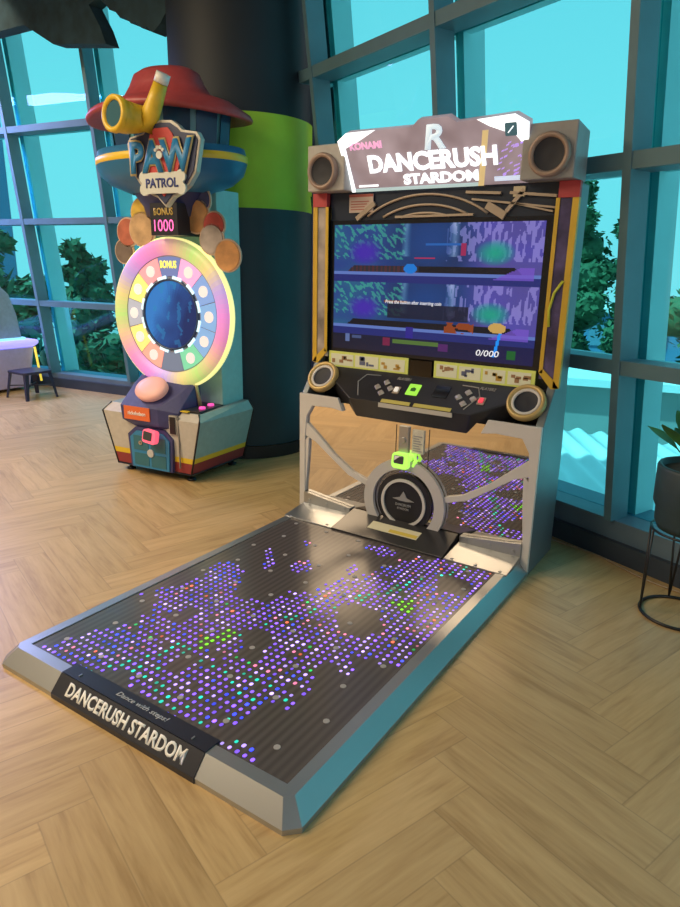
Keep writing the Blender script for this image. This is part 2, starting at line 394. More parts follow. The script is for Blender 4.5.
M_LEAF = mat('tree_leaf', (.045, .12, .05), .75, noise=.35, nscale=.8); M_BARK = mat('tree_bark', (.10, .075, .05), .9, noise=.2)
def crown_mesh(h, r, n, leaf, seed, conical=False):
    rnd = random.Random(seed); b = MB(); blobs = []
    for k in range(16):
        f = rnd.uniform(.22, 1.0); rr = r*(1.15-.85*f) if conical else r*math.sin(PI*min(.93, .18+.72*f))
        a = rnd.uniform(0, 2*PI); q = rnd.uniform(0, .75)*rr
        blobs.append((Vector((q*math.cos(a), q*math.sin(a), h*f)), r*rnd.uniform(.25, .5)*(1.25-.6*f)))
    blobs.append((Vector((0, 0, h*.5)), r*.55))
    for c, br in blobs:
        bmm = bmesh.new(); bmesh.ops.create_icosphere(bmm, subdivisions=2, radius=br*.78)
        vs = [c + v.co*rnd.uniform(.85, 1.1) for v in bmm.verts]; bmm.verts.index_update(); fs = [[v.index for v in f.verts] for f in bmm.faces]
        b.faces(vs, fs, None, True); bmm.free()
    for k in range(n):
        c, br = rnd.choice(blobs); d = Vector((rnd.gauss(0,1), rnd.gauss(0,1), rnd.gauss(0,1))).normalized()
        p = c + d*br*rnd.uniform(.7, 1.12); u = Vector((rnd.gauss(0,1), rnd.gauss(0,1), rnd.gauss(0,.5))).normalized(); v = u.cross(d)
        if v.length < .1: continue
        v.normalize(); s = leaf*rnd.uniform(.6, 1.3)
        b.faces([p-u*s, p-v*s*.5, p+u*s, p+v*s*.5], [(0,1,2,3)])
    me_o = b.build('crown', M_LEAF, recalc=False); return me_o
def tree(x, y, h, r, seed, label, conical=False, n=2600):
    t = thing('tree', label, 'tree', (x, y, -4.0), random.Random(seed).uniform(0, 6), 'trees outside the windows')
    c = crown_mesh(h, r, n, .16, seed, conical); c.parent = t
    b = MB(); b.tube([(0,0,0), (.05,0,h*.3), (0,.05,h*.7)], [.16, .12, .06], None, 8); b.build('trunk', M_BARK, t)
# (x, y, height above ground, crown radius)
tree(-13.4, 8.3, 5.75, 1.15, 3, 'tallest pointed dark green tree outside the left window panes', True)
tree(-11.1, 5.5, 5.0, 1.0, 4, 'bushy tree in the pane left of the pointed tree, outside the left windows')
tree(-11.3, 8.9, 5.0, 1.30, 5, 'round green tree right of the pointed tree outside the left windows')
tree(-8.6, 3.1, 5.1, 1.1, 6, 'broad tree filling the pane behind the white childrens game table')
tree(-15.0, 7.0, 5.9, 1.2, 7, 'dark tree at the far left edge of the windows')
tree(-8.1, 5.2, 3.9, 1.25, 8, 'low leafy tree in the lower left window pane')
tree(-8.6, 8.3, 4.6, 1.3, 9, 'green tree behind the wheel ticket game')
tree(-4.2, 22.6, 8.0, 2.0, 10, 'tree close beside the right edge of the dance game cabinet')
tree(-2.2, 20.0, 6.6, 1.2, 11, 'tree outside between the dance game cabinet and the right window post')
tree(.3, 22.6, 7.4, 2.1, 12, 'large tree outside the rightmost window pane')
tree(-8.6, 20.4, 7.2, 1.4, 13, 'tree outside mostly hidden behind the dance game cabinet')

# ------------------------------------------------------------ dance game cabinet
W = 1.28
BLACK = mat('cabinet_black', (.022, .022, .026), .3, noise=.2, nscale=8)
SIDE = mat('cabinet_side_panel', (.16, .19, .21), .42, .25, noise=.08, nscale=4)
WHITE = mat('cabinet_white', (.62, .60, .58), .4, noise=.05, nscale=6)
STEEL = mat('brushed_steel', (.44, .45, .46), .36, .85)
YEL = mat('cabinet_yellow', (.62, .40, .04), .45, noise=.1, nscale=9)
RED = mat('cabinet_red', (.45, .05, .06), .5, noise=.05)
TAN = mat('cabinet_tan_metal', (.42, .34, .27), .4, .3, noise=.1, nscale=9)
MIRROR = mat('mirror_panel', (.78, .72, .68), .03, 1.0)
TXT_W = mat('lettering_white', (.9, .9, .88), .5)
dg = thing('dance_game', 'dance game cabinet with lit marquee, large screen and mirrored front panel', 'arcade machine', (0, 0, 0))
YZ = lambda a, b, d: (d, a, b)
prof = [(-.03, .0), (-.03, .69), (.10, .86), (.10, 1.68), (.272, 1.68), (.272, .86), (.315, .5), (.315, 0)]
for x0, x1 in ((0, .035), (W-.035, W)):
    b_ = MB(); b_.prism(prof, YZ, x0, x1); b_.build('side_panel', SIDE, dg, bevel=.004)
b_ = MB(); b_.box((.035, .0, .0), (W-.035, .31, .66)); b_.box((.035, .13, .66), (W-.035, .27, 1.68)); b_.build('cabinet_body', BLACK, dg)
b_ = MB(); b_.box((.03, -.034, .04), (W-.03, 0, .665)); lab(b_.build('front_panel', MIRROR, dg), 'mirror-like front panel')
# seams + white frame with arms
FR = lambda y: (lambda a, b, d: (a, y - d, b))
for sgn in (0, 1):
    fr = MB()
    X = (lambda x: x) if sgn == 0 else (lambda x: W - x)
    def pr(poly, d=.014): fr.prism([(X(a), b) for a, b in poly], FR(-.034), 0, d)
    pr([(0, .02), (.035, .02), (.035, .45), (.045, .57), (.08, .63), (.20, .635), (.27, .625), (.24, .69), (0, .69)], .018)
    pr([(.03, .505), (.045, .535), (.12, .475), (.22, .39), (.34, .315), (.44, .285), (.45, .262), (.42, .26), (.31, .295), (.20, .37), (.10, .44), (.03, .465)])
    pr([(.035, .44), (.06, .47), (.055, .36), (.045, .25), (.035, .15)])
    lab(fr.build('front_frame', WHITE, dg, bevel=.002), 'white frame with curved arm')
for x_ in (.575, .752): sl = MB(); sl.box((x_, -.037, .40), (x_+.002, -.033, .60)); sl.build('panel_seam', BLACK, dg)
# central rings
R0 = front(.64, -.05, .215)
b_ = MB(); b_.ring((0,0,0), .17, .222, .02, R0, None, 64); lab(b_.build('outer_ring', mat('ring_pale_plastic', (.55,.53,.52), .35), dg), 'pale translucent ring')
b_ = MB(); b_.ring((0,0,-.006), 0, .148, .014, R0, None, 64); b_.build('speaker_disc', BLACK, dg)
b_ = MB(); b_.ring((0,0,.004), .108, .122, .012, R0, None, 64); b_.build('inner_ring', WHITE, dg)
EM = mat('emblem_grey', (.30,.30,.31), .5)
b_ = MB()
b_.prism([(-.06,.0),(-.02,.012),(0,.045),(.02,.012),(.06,0),(.02,-.006),(-.02,-.006)], lambda a, b, d: R0 @ Vector((a, b+.015, d+.003)), 0, .003)
b_.build('emblem', EM, dg)
text('lettering', 'DANCERUSH', .085, .014, R0 @ Matrix.Translation((0, -.012, .003)), EM, dg, .002, .02)
text('lettering', 'STARDOM', .065, .012, R0 @ Matrix.Translation((0, -.032, .003)), EM, dg, .002, .02)
# card reader device
b_ = MB(); b_.box((.596, -.046, .465), (.648, -.034, .60)); b_.ring((.622,0,0), 0, .014, .01, front(0, -.048, .53)); b_.build('lock_plate', STEEL, dg, bevel=.002)
b_ = MB(); b_.box((.668, -.044, .475), (.728, -.034, .59)); b_.build('notice_plate', mat('notice_paper', (.62,.60,.50), .6, noise=.15, nscale=60), dg)
b_ = MB(); [b_.box((.675, -.046, .485+k*.012), (.721 - (k % 3)*.008, -.0435, .490+k*.012)) for k in range(7)]; b_.build('notice_print', EM, dg)
GREEN = mat('reader_green_light', (.25,.6,.05), .4, emit=(.50, 1.0, .14), es=.9)
def rrect(w, h, r, n=6):
    out = []
    for cx, cy, a0 in ((w/2-r, h/2-r, 0), (-w/2+r, h/2-r, PI/2), (-w/2+r, -h/2+r, PI), (w/2-r, -h/2+r, 1.5*PI)):
        for k in range(n+1): out.append((cx + r*math.cos(a0+k*PI/2/n), cy + r*math.sin(a0+k*PI/2/n)))
    return out
RD = front(.625, -.06, .432, .1)
b_ = MB(); b_.prism(rrect(.092, .078, .02), lambda a, b, d: RD @ Vector((a, b, d)), -.02, .02); b_.tube([RD @ Vector(v) for v in ((.035,.03,-.01),(.065,.035,.0),(.075,.01,.0),(.06,-.02,-.01))], .011, None, 8)
cr = lab(b_.build('card_reader', GREEN, dg, bevel=.004), 'glowing green card reader')
b_ = MB(); b_.prism(rrect(.052, .040, .006), lambda a, b, d: RD @ Vector((a-.006, b+.006, d)), .0205, .024); b_.build('reader_screen', mat('reader_screen', (.05,.06,.07), .3), cr)
b_ = MB(); b_.prism([(-.028,.0),(.0,.022),(.018,.024),(-.028,.024)], lambda a, b, d: RD @ Vector((a, b, d)), .0245, .026); b_.build('screen_picture', TXT_W, cr)

# ramp brackets + black cover behind the dance floor
def bracket(xa, xb):
    b = MB(); b.hull([(xa, -.232, .062), (xb, -.232, .062), (xa, -.232, .069), (xb, -.232, .069), (xa, -.06, .090), (xb, -.06, .090), (xa, -.06, .062), (xb, -.06, .062)])
    hi = [(xa, -.06, .062), (xb, -.06, .062), (xb, -.06, .118), (xb, -.036, .118), (xa, -.06, .152), (xa, -.036, .152), (xb, -.036, .062), (xa, -.036, .062)]
    b.hull(hi); o = lab(b.build('floor_bracket', STEEL, dg, bevel=.003), 'bent steel bracket plate')
    for f in (.12, .5, .88):
        x = xa + (xb-xa)*f; s = MB(); s.ring((0,0,0), 0, .009, .006, front(x, -.062, .108), None, 12); s.build('bolt', STEEL, o)
        s = MB(); s.ring((x, -.215, .071), 0, .008, .006, Matrix.Identity(4), None, 12); s.build('bolt', STEEL, o)
bracket(.035, .332); bracket(W-.035, .948)
b_ = MB(); b_.hull([(.335, -.235, .062), (.945, -.235, .062), (.335, -.235, .072), (.945, -.235, .072), (.345, -.04, .118), (.935, -.04, .118), (.345, -.036, .062), (.935, -.036, .062)])
cv = b_.build('sensor_cover', BLACK, dg, bevel=.003)
b_ = MB(); q = [(.505, -.165, .0875+.0010), (.775, -.165, .0875+.0010), (.775, -.105, .1020+.0010), (.505, -.105, .1020+.0010)]
b_.hull([Vector(v) + Vector((0, -.0005*k, .0025*k)) for v in q for k in (0, 1)]); st = b_.build('warning_sticker', mat('sticker_cream', (.70,.66,.45), .5), cv)
b_ = MB(); q = [(.62, -.160, .0912), (.77, -.160, .0912), (.77, -.138, .0965), (.62, -.138, .0965)]
b_.hull([Vector(v) + Vector((0, 0, .0025*k)) for v in q for k in (0, 1)]); b_.build('sticker_band', mat('sticker_yellow', (.65,.50,.08), .5), st)

# speakers
GOLD = mat('speaker_ring_gold', (.50,.36,.14), .4, .3); BRNZ = mat('speaker_ring_bronze', (.33,.24,.20), .45, .2); CONE = mat('speaker_cone', (.010,.013,.025), .6)
def spk(name, x, y, z, tilt, ro, ring_m, inner=None, mir=1):
    Mx = front(x, y, z, tilt)
    b = MB(); b.lathe([(ro-.022, -.01), (ro-.022, .012), (ro-.014, .020), (ro-.004, .018), (ro, .008), (ro, -.01)], Mx, ring_m, 56)
    o = b.build(name, ring_m, dg)
    if inner:
        b = MB(); b.lathe([(ro-.034, .0), (ro-.034, .013), (ro-.022, .013), (ro-.022, .0)], Mx, inner, 56); b.build('trim_ring', inner, o)
    b = MB(); b.lathe([(ro-.018, .009), (ro-.04, .004), (.02, .001), (0.0001, .003)], Mx, CONE, 56); b.build('speaker_cone', CONE, o)
# upper speaker housings
for s in (0, 1):
    X = (lambda x: x) if s == 0 else (lambda x: W - x)
    b_ = MB(); b_.hull([(X(0), .012, 1.68), (X(.0), .012, 1.888), (X(.215), .012, 1.888), (X(.215), .012, 1.68), (X(0), .20, 1.68), (X(0), .19, 1.875), (X(.215), .2, 1.875), (X(.215), .2, 1.68)])
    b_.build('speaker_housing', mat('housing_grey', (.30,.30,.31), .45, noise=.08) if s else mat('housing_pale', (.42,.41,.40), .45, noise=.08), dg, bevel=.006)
    spk('speaker', X(.098), .002, 1.768, 0, .083, BRNZ)
b_ = MB(); b_.box((.215, .14, 1.68), (W-.215, .2, 1.86)); b_.build('marquee_housing', BLACK, dg)
for s in (0, 1):
    X = (lambda x: x) if s == 0 else (lambda x: W - x)
    spk('speaker', X(.10), .02, .775, math.radians(37), .086, GOLD, WHITE)

# control panel
b_ = MB(); CP = [(.175, .10, .83), (1.105, .10, .83), (.02, .10, .83), (1.26, .10, .83), (.19, .03, .69), (1.09, .03, .69), (.32, -.07, .705), (.96, -.07, .705), (.345, -.03, .60), (.935, -.03, .60), (.18, .07, .65), (1.10, .07, .65), (.05,.09,.80),(1.23,.09,.80), (.3,.0,.60),(.98,.0,.60)]
b_.hull(CP); cp = b_.build('control_panel', BLACK, dg, bevel=.004)
# panel surface frame: from (y -.07,z .705) to (y .10,z .865)
slope = math.atan2(.125, .17)
def onpan(x, f, h=0.0):   # f 0 at lip, 1 at back
    c = Vector((x, -.07 + .17*f,   .705 + .125*f)); nn = Vector((0, -math.sin(slope), math.cos(slope))); return c + nn*h
def pM(x, f, h=.001): 
    m = Matrix.Rotation(slope, 4, 'X'); m.translation = onpan(x, f, h); return m
SIL = mat('button_silver', (.60,.55,.48), .3, .6); STRIPE = mat('panel_stripe_yellow', (.55,.48,.12), .45)
for cx in (.475, 0.905):
    for dx, df in ((0, .17), (0, -.17), (-.036, 0), (.036, 0)):
        b_ = MB(); Mx = pM(cx+dx, .45+df); b_.hull([Mx @ Vector(v) for v in ((-.021,0,0),(0,-.021,0),(.021,0,0),(0,.021,0),(-.014,0,.010),(0,-.014,.010),(.014,0,.010),(0,.014,.010))]); b_.build('direction_button', SIL, cp, bevel=.002)
for cx, m_ in ((.548, mat('button_white_lit', (.8,.8,.78), .4, emit=(1,.95,.85), es=.35)), (.982, mat('button_red_lit', (.7,.04,.06), .4, emit=(1,.08,.12), es=.6))):
    b_ = MB(); Mx = pM(cx, .42); b_.prism(rrect(.034, .046, .004), lambda a, b, d: Mx @ Vector((a, b, d)), 0, .004); fb = b_.build('start_button_frame', TAN, cp)
    b_ = MB(); b_.prism(rrect(.020, .028, .004), lambda a, b, d: Mx @ Vector((a, b, d)), .004, .010); b_.build('start_button', m_, fb)
b_ = MB(); Mx = pM(.632, .50); b_.prism(rrect(.062, .072, .004), lambda a, b, d: Mx @ Vector((a, b, d)), 0, .003); k = b_.build('card_pad', mat('pad_green_lit', (.2,.5,.05), .4, emit=(.42,.95,.08), es=.65), cp)
b_ = MB(); b_.prism([(-.012,-.012),(.012,-.012),(.014,.006),(0,.014),(-.014,.006)], lambda a, b, d: Mx @ Vector((a, b, d)), .003, .0045); b_.build('pad_symbol', mat('pad_symbol', (.05,.2,.03), .5), k)
b_ = MB(); Mx = pM(.775, .55); b_.prism(rrect(.075, .075, .003), lambda a, b, d: Mx @ Vector((a, b, d)), .0, .002); b_.build('reader_window', mat('reader_window_black', (.004,.004,.006), .08), cp)
for xa, xb in ((.50, .655), (.675, .865)):
    b_ = MB(); b_.hull([onpan(x, f, h) for x in (xa, xb) for f in (.0, .10) for h in (.001, .004)]); b_.build('stripe', STRIPE, cp)
    b_ = MB(); b_.box((xa-.01, -.073, .682), (xb+.01, -.066, .703)); b_.build('lip_strip', mat('lip_pale', (.5,.49,.45), .4), cp)
for s in (0, 1):
    X = (lambda x: x) if s == 0 else (lambda x: W - x)
    b_ = MB(); b_.tube([onpan(X(.42), .82, .002), onpan(X(.34), .80, .002), onpan(X(.315), .55, .002), onpan(X(.36), .12, .002)], .003, None, 6); b_.build('outline', mat('outline_grey', (.3,.3,.3), .4), cp)
text('lettering', 'PLAYER1', .075, .018, pM(.555, .80, .001), EM, cp, .001, .02, .3)
text('lettering', 'PLAYER2', .075, .018, pM(.985, .80, .001), EM, cp, .001, .02, .3)

# instruction cards under the screen
rnd = random.Random(5)
for xa, xb, cnt in ((.085, .555, 3), (.695, 1.185, 4)):
    b_ = MB(); b_.box((xa, .094, .822), (xb, .10, .905)); c = b_.build('instruction_card', mat('card_lime', (.50,.52,.12), .5, emit=(.5,.55,.12), es=.25), dg)  # card glow stands in for light falling from the screen
    w = (xb-xa-.02)/cnt
    for k in range(cnt):
        b_ = MB(); x0 = xa+.01+k*w; b_.box((x0+.004, .092, .834), (x0+w-.008, .095, .893)); pc = b_.build('card_picture', mat('card_pale', (.62,.62,.45), .5, emit=(.6,.6,.42), es=.15), c)  # same painted-in screen light on the pictures
        b_ = MB()
        for j in range(5):
            xx = x0+.01+rnd.random()*(w-.05); z_ = .84+rnd.random()*.03; b_.box((xx, .0905, z_), (xx+.012+rnd.random()*.022, .0925, z_+.008+rnd.random()*.014))
        b_.build('card_print', mat('card_print_%d' % (k % 3), [(.35,.2,.1),(.12,.14,.25),(.5,.3,.05)][k % 3], .5), pc)
b_ = MB(); b_.box((.565, .09, .82), (.685, .12, .90)); b_.build('sensor_window', mat('reader_window_black'), dg)

# screen
def screen_mesh(name, x0, x1, z0, z1, y, nx, nz, fn, m, parent):
    bm = bmesh.new(); cl = bm.loops.layers.color.new('Col')
    g = [[bm.verts.new((x0+(x1-x0)*i/nx, y, z0+(z1-z0)*j/nz)) for j in range(nz+1)] for i in range(nx+1)]
    for i in range(nx):
        for j in range(nz):
            f = bm.faces.new([g[i][j], g[i+1][j], g[i+1][j+1], g[i][j+1]]); c = fn((i+.5)/nx, (j+.5)/nz)
            for lp in f.loops: lp[cl] = (*[max(0, min(1, q)) for q in c], 1)
    me = bpy.data.meshes.new(name); bm.to_mesh(me); bm.free(); me.materials.append(m)
    o = bpy.data.objects.new(name, me); sc.collection.objects.link(o); o.parent = parent; return o
from mathutils import noise as mnoise
def mixc(a, b, t): t = max(0, min(1, t)); return tuple(p*(1-t)+q*t for p, q in zip(a, b))
def game(u, v):
    n = mnoise.noise((u*7, v*9, 2.3)); n2 = mnoise.noise((u*30, v*22, 7.1)); n3 = mnoise.noise((u*90, v*50, 1.1))
    half = 1 if v > .555 else 0
    vv = (v-.555)/.445 if half else (v-.13)/.425
    if v > .13:
        c = (.05, .17+.04*n, .36+.06*n)
        d = abs(u-.5); side = max(0, min(1, (d-.13)*7))
        sm = mnoise.noise((u*5, v*7, 5.5)); st = mnoise.noise((u*70, v*14, 3.3)); dg_ = mnoise.noise(((u*1.0+vv*.25)*60, (vv-u)*10, 8.1))
        left = (.12, .30+.15*sm, .48) if u < .5 else (.30, .26, .58+.1*sm)
        c = mixc(c, left, side)
        if u < .42 and vv > .4 and dg_ > .12 and d > .12: c = mixc(c, (.25, .75, .55), .55)
        if u > .58 and vv > .38 and st > .05: c = mixc(c, (.66, .60, .88), .55)
        c = mixc(c, (.55, .75, .85), max(0, .55-abs(u-.385)*22) if vv > .45 else 0)
        c = mixc(c, (.70, .78, .90), max(0, .6-abs(u-.615)*22) if vv > .45 else 0)
        e1 = ((u-.17)/.09)**2+((vv-.52)/.22)**2; c = mixc(c, (.24, .12, .62), max(0, .9*(1.2-e1)))
        e2 = ((u-.80)/.085)**2+((vv-.52)/.20)**2; c = mixc(c, (.06, .60, .48), max(0, .85*(1.15-e2)))
        e3 = ((u-.5)/.13)**2+((vv-.7)/.4)**2; c = mixc(c, (.05, .22, .46), max(0, .8*(1.2-e3)))
        if vv < .30 and vv > .19 and abs(u-.5) < .42-.3*(vv-.19): c = (.016, .02, .05) if u > .45 or not half else (.14+.12*((int(u*90)) % 2), .12, .14)
        if .135 < vv < .185: c = (.36, .45, .72)
        if vv < .135: c = (.10, .13, .40)
        if abs(u-.88) < .09 and vv < .30 and vv > .10 and (u-.80) > (vv-.1)*.6: c = mixc(c, (.45, .30, .75), .8)
        if half and (u-.41)**2*2.2+(vv-.25)**2*.35 < .0024: c = (.03, .45, .80)
        if half and abs(u-.48) < .05 and abs(vv-.43) < .014: c = (.75, .10, .25)
        if half and abs(u-.57) < .09 and abs(vv-.66) < .02: c = (.10, .35, .65)
        if half and abs(u-.66) < .012 and abs(vv-.58) < .1: c = (.6, .12, .3)
        if not half and abs(u-.34) < .06 and abs(vv-.66) < .018: c = (.50, .26, .12)
        if not half and abs(u-.50) < .20 and .36 < vv < .62: c = mixc(c, (.03, .03, .09), .75)
        if not half and abs(u-.66) < .07 and .15 < vv < .34 and n2 > -.15: c = (.55, .22, .05)
        if not half and (u-.835)**2*1.6+(vv-.29)**2*.30 < .0024: c = (.80, .62, .30)
        if not half and (u-.42)**2 < .0004 and vv < .2: c = (.15, .1, .5)
    else:
        c = (.035, .05, .12+.12*u)
        if abs(u-.45) < .115 and abs(v-.095) < .017: c = (.30, .42, .16)
        if abs(u-.30) < .018 and abs(v-.09) < .03: c = (.45, .08, .22)
        if abs(u-.59) < .022 and abs(v-.075) < .03: c = (.30, .10, .35)
        if abs(u-.085) < .012 and abs(v-.10) < .035: c = (.35, .42, .60)
        if abs(u-.135) < .025 and abs(v-.11) < .012: c = (.25, .3, .45)
    if abs((u-.835)-(v-.1)*.12) < .007 and v < .22 and v > .04: c = (.03, .55, .95)
    if abs(u-.905) < .02 and abs(v-.065) < .03: c = (.03, .35, .12)
    return tuple(q*.95+a for q, a in zip(c, (.015, .03, .05)))
b_ = MB(); b_.box((.075, .105, .905), (1.20, .13, 1.55)); b_.build('screen_bezel', mat('bezel_black', (.01,.012,.02), .15), dg)
SCR = mat('screen_glow', (.01,.01,.015), .12, attr='emit', es=.95)
scr = screen_mesh('screen', .103, 1.165, .922, 1.530,   .1035, 210, 124, game, SCR, dg)
LW = mat('screen_text_light', (.5,.5,.5), .5, emit=(.75,.8,.9), es=.7)
def stxt(s, u, v, w, h, m=LW): return text('lettering', s, w, h, front(.103+1.062*u, .1025, .922+.608*v), m, scr, 0, .01, .15)
stxt('Press the button after inserting coin', .43, .405, .30, .022)
stxt('0/000', .80, .065, .11, .028)
# recessed upper panel with arcs
b_ = MB(); b_.box((.075, .11, 1.55), (1.205, .13, 1.68)); b_.build('upper_panel', mat('upper_panel_navy', (.02,.03,.055), .25), dg)
b_ = MB()
for r in (.345, .40, .30):
    pts = []
    for k in range(33):
        a = math.radians(20+140*k/32); x_, z_ = .60+r*1.1*math.cos(a), 1.335+r*.80*math.sin(a)
        if 1.552 < z_ < 1.675: pts.append((x_, .103, z_))
    if len(pts) > 2: b_.tube(pts, .006, None, 6)
b_.build('arc_trim', TAN, dg)
b_ = MB()
for p, q, w in (((.235,.10,1.555),(.335,.10,1.625),.022), ((.90,.10,1.60),(.985,.10,1.552),.034), ((.99,.10,1.57),(1.06,.10,1.655),.016), ((.80,.10,1.655),(.96,.10,1.645),.011), ((1.0,.10,1.645),(1.20,.10,1.625),.011), ((.83,.10,1.625),(1.20,.10,1.58),.008), ((1.03,.10,1.60),(1.19,.10,1.565),.007), ((.45,.10,1.56),(.84,.10,1.562),.010)):
    b_.bar(p, q, .014, w, None, Vector((0,0,1)))
b_.build('strut_trim', TAN, dg)
b_ = MB(); b_.box((.19, .098, 1.585), (.325, .104, 1.668)); nt_ = b_.build('notice_label', mat('label_pinkish', (.55,.45,.40), .6), dg)
b_ = MB(); b_.box((.19, .0965, 1.656), (.325, .099, 1.668)); [b_.box((.20, .0965, 1.597+k*.012), (.315-(k*7 % 4)*.012, .099, 1.601+k*.012)) for k in range(4)]; b_.build('label_print', mat('label_red', (.40,.10,.08), .6), nt_)
b_ = MB(); b_.box((1.015, .094, 1.628), (1.065, .104, 1.668)); b_.build('sensor_block', mat('sensor_cream', (.55,.48,.34), .5), dg)
# side pillars with yellow outline
for s in (0, 1):
    X = (lambda x: x) if s == 0 else (lambda x: W - x)
    b_ = MB(); b_.box((min(X(-.012), X(.078)), .085, .875), (max(X(-.012), X(.078)), .105, 1.615)); p_ = b_.build('pillar_art', mat('pillar_purple', (.07,.055,.15), .3, noise=.6, nscale=14) if s else mat('pillar_silver', (.34,.30,.28), .3, noise=.5, nscale=10), dg)
    b_ = MB(); b_.box((min(X(-.014), X(.012)), .080, .84), (max(X(-.014), X(.012)), .106, 1.615)); b_.box((min(X(.062), X(.078)), .080, .90), (max(X(.062), X(.078)), .106, 1.615))
    b_.hull([(X(-.014), .08, .84), (X(.03), .08, .84), (X(.078), .08, .90), (X(.078), .08, .93), (X(-.014), .08, .93), (X(-.014), .09, .84), (X(.03), .09, .84), (X(.078), .09, .90), (X(.078), .09, .93), (X(-.014), .09, .93)]) if False else None
    b_.prism([(X(-.014), .84), (X(.02), .835), (X(.078), .90), (X(.062), .92), (X(.012), .875)], FR(.09), 0, .01)
    b_.build('pillar_edge', YEL, dg)
    b_ = MB(); b_.box((min(X(-.014), X(.07)), .078, 1.615), (max(X(-.014), X(.07)), .107, 1.678)); b_.build('corner_cap', RED, dg)
b_ = MB(); b_.tube([(W-.055, .078, 1.10), (W-.06, .076, 1.17), (W-.045, .076, 1.24), (W-.015, .078, 1.29)], .006, None, 6); b_.build('ribbon_decal', mat('decal_yellow_green', (.6,.62,.05), .5), dg)

# marquee
lean = math.atan2(.11, .235)
def mq(a, b, d):   # a = x, b = height along face 0..; leaning forward at the top
    return Vector((a, .125 - b*math.sin(lean) - d*math.cos(lean), 1.695 + b*math.cos(lean) - d*math.sin(lean)))
MH = .27
poly = [(.215, 0), (1.08, 0), (1.095, .235), (1.04, MH), (.79, MH-.008), (.755, MH+.018), (.615, MH+.018), (.58, MH-.008), (.245, MH-.004), (.19, .235)]
def marq_mat():
    m = bpy.data.materials.new('marquee_art'); m.use_nodes = True; nt = m.node_tree; N = nt.nodes; L = nt.links; b = N['Principled BSDF']
    tc = N.new('ShaderNodeTexCoord'); n = N.new('ShaderNodeTexNoise'); n.inputs['Scale'].default_value = 6; L.new(tc.outputs['Object'], n.inputs[0])
    r = N.new('ShaderNodeValToRGB'); L.new(n.outputs[0], r.inputs[0]); r.color_ramp.elements[0].color = (.20,.15,.17,1); r.color_ramp.elements[1].color = (.42,.33,.36,1); r.color_ramp.elements[0].position = .35; r.color_ramp.elements[1].position = .7
    L.new(r.outputs[0], b.inputs['Emission Color']); b.inputs['Emission Strength'].default_value = .85; b.inputs['Base Color'].default_value = (.15,.12,.13,1); b.inputs['Roughness'].default_value = .3
    return m
b_ = MB(); b_.prism(poly, mq, 0, .04, None); marq = b_.build('marquee', marq_mat(), dg, bevel=.003)
LIT = mat('marquee_white_lit', (.9,.9,.9), .5, emit=(.88, .97, 1.0), es=1.25)
def flat(poly, m, name='marquee_trim', d0=.041, d1=.045, par=None):
    b = MB(); b.prism(poly, mq, d0, d1); return b.build(name, m, par or marq)
flat([(.19,.235),(.245,MH-.004),(.40,MH-.004),(.30,.225),(.225,.20),(.235,.0),(.215,.0)], LIT)
flat([(.88,MH-.006),(1.04,MH),(1.095,.235),(1.09,.17),(1.06,.165),(1.04,.19),(.93,.235)], LIT)
flat([(.86,.0),(.885,.0),(.925,.22),(.90,.22)], mat('marquee_gold_lit', (.5,.4,.2), .5, emit=(.75,.55,.25), es=.6))
LP = mat('marquee_purple_lit', (.3,.2,.5), .5, emit=(.50,.32,.85), es=.8)
b_ = MB(); rnd = random.Random(3)
for k in range(46):
    x_ = rnd.uniform(.93, 1.075); z_ = rnd.uniform(.03, .16); b_.prism([(x_, z_), (x_+.012, z_+.004), (x_+.014, z_+.010), (x_+.002, z_+.006)], mq, .041, .044)
b_.build('marquee_light_dots', LP, marq)
flat([(.235,-.0),(.86,0),(.86,.014),(.235,.014)], mat('marquee_strip', (.4,.5,.5), .5, emit=(.5,.75,.8), es=.5))
def mqM(x, b, d=.042):
    m = Matrix.Rotation(lean, 4, 'X') @ Matrix.Rotation(PI/2, 4, 'X'); m.translation = mq(x, b, d); return m
text('lettering', 'DANCERUSH', .62, .080, mqM(.645, .122), LIT, marq, .006, .035)
text('lettering', 'STARDOM', .36, .046, mqM(.685, .046), LIT, marq, .006, .035)
text('emblem', 'R', .10, .10, mqM(.68, .215, .042), mat('emblem_silver_lit', (.6,.65,.7), .4, emit=(.6,.75,.82), es=.85), marq, .005, .03, .2)
text('lettering', 'KONAMI', .17, .032, mqM(.335, .205), mat('marquee_red_lit', (.6,.2,.35), .5, emit=(.80,.42,.62), es=.9), marq, .003, .04)
flat([(.26,.022),(.365,.022),(.365,.030),(.26,.030)], LIT, 'marquee_caption')
flat([(.935,.016),(1.05,.016),(1.05,.034),(.935,.034)], mat('caption_lit', (.5,.6,.7), .5, emit=(.55,.65,.85), es=.8), 'marquee_caption')
DK = mat('marquee_dark_logo', (.02,.05,.06), .5, emit=(.05,.12,.14), es=.8)
b_ = MB(); mm = mqM(1.02, .215, .046); b_.ring((0,0,0), .012, .018, .002, mm, None, 24); b_.prism(rrect(.05,.05,.006), lambda a, b, d: mm @ Vector((a, b, d)), -.0015, -.0005); b_.build('round_logo', DK, marq)
b_ = MB(); b_.bar(mq(1.008, .203, .048), mq(1.032, .227, .048), .004, .002); b_.build('round_logo', LIT, marq)

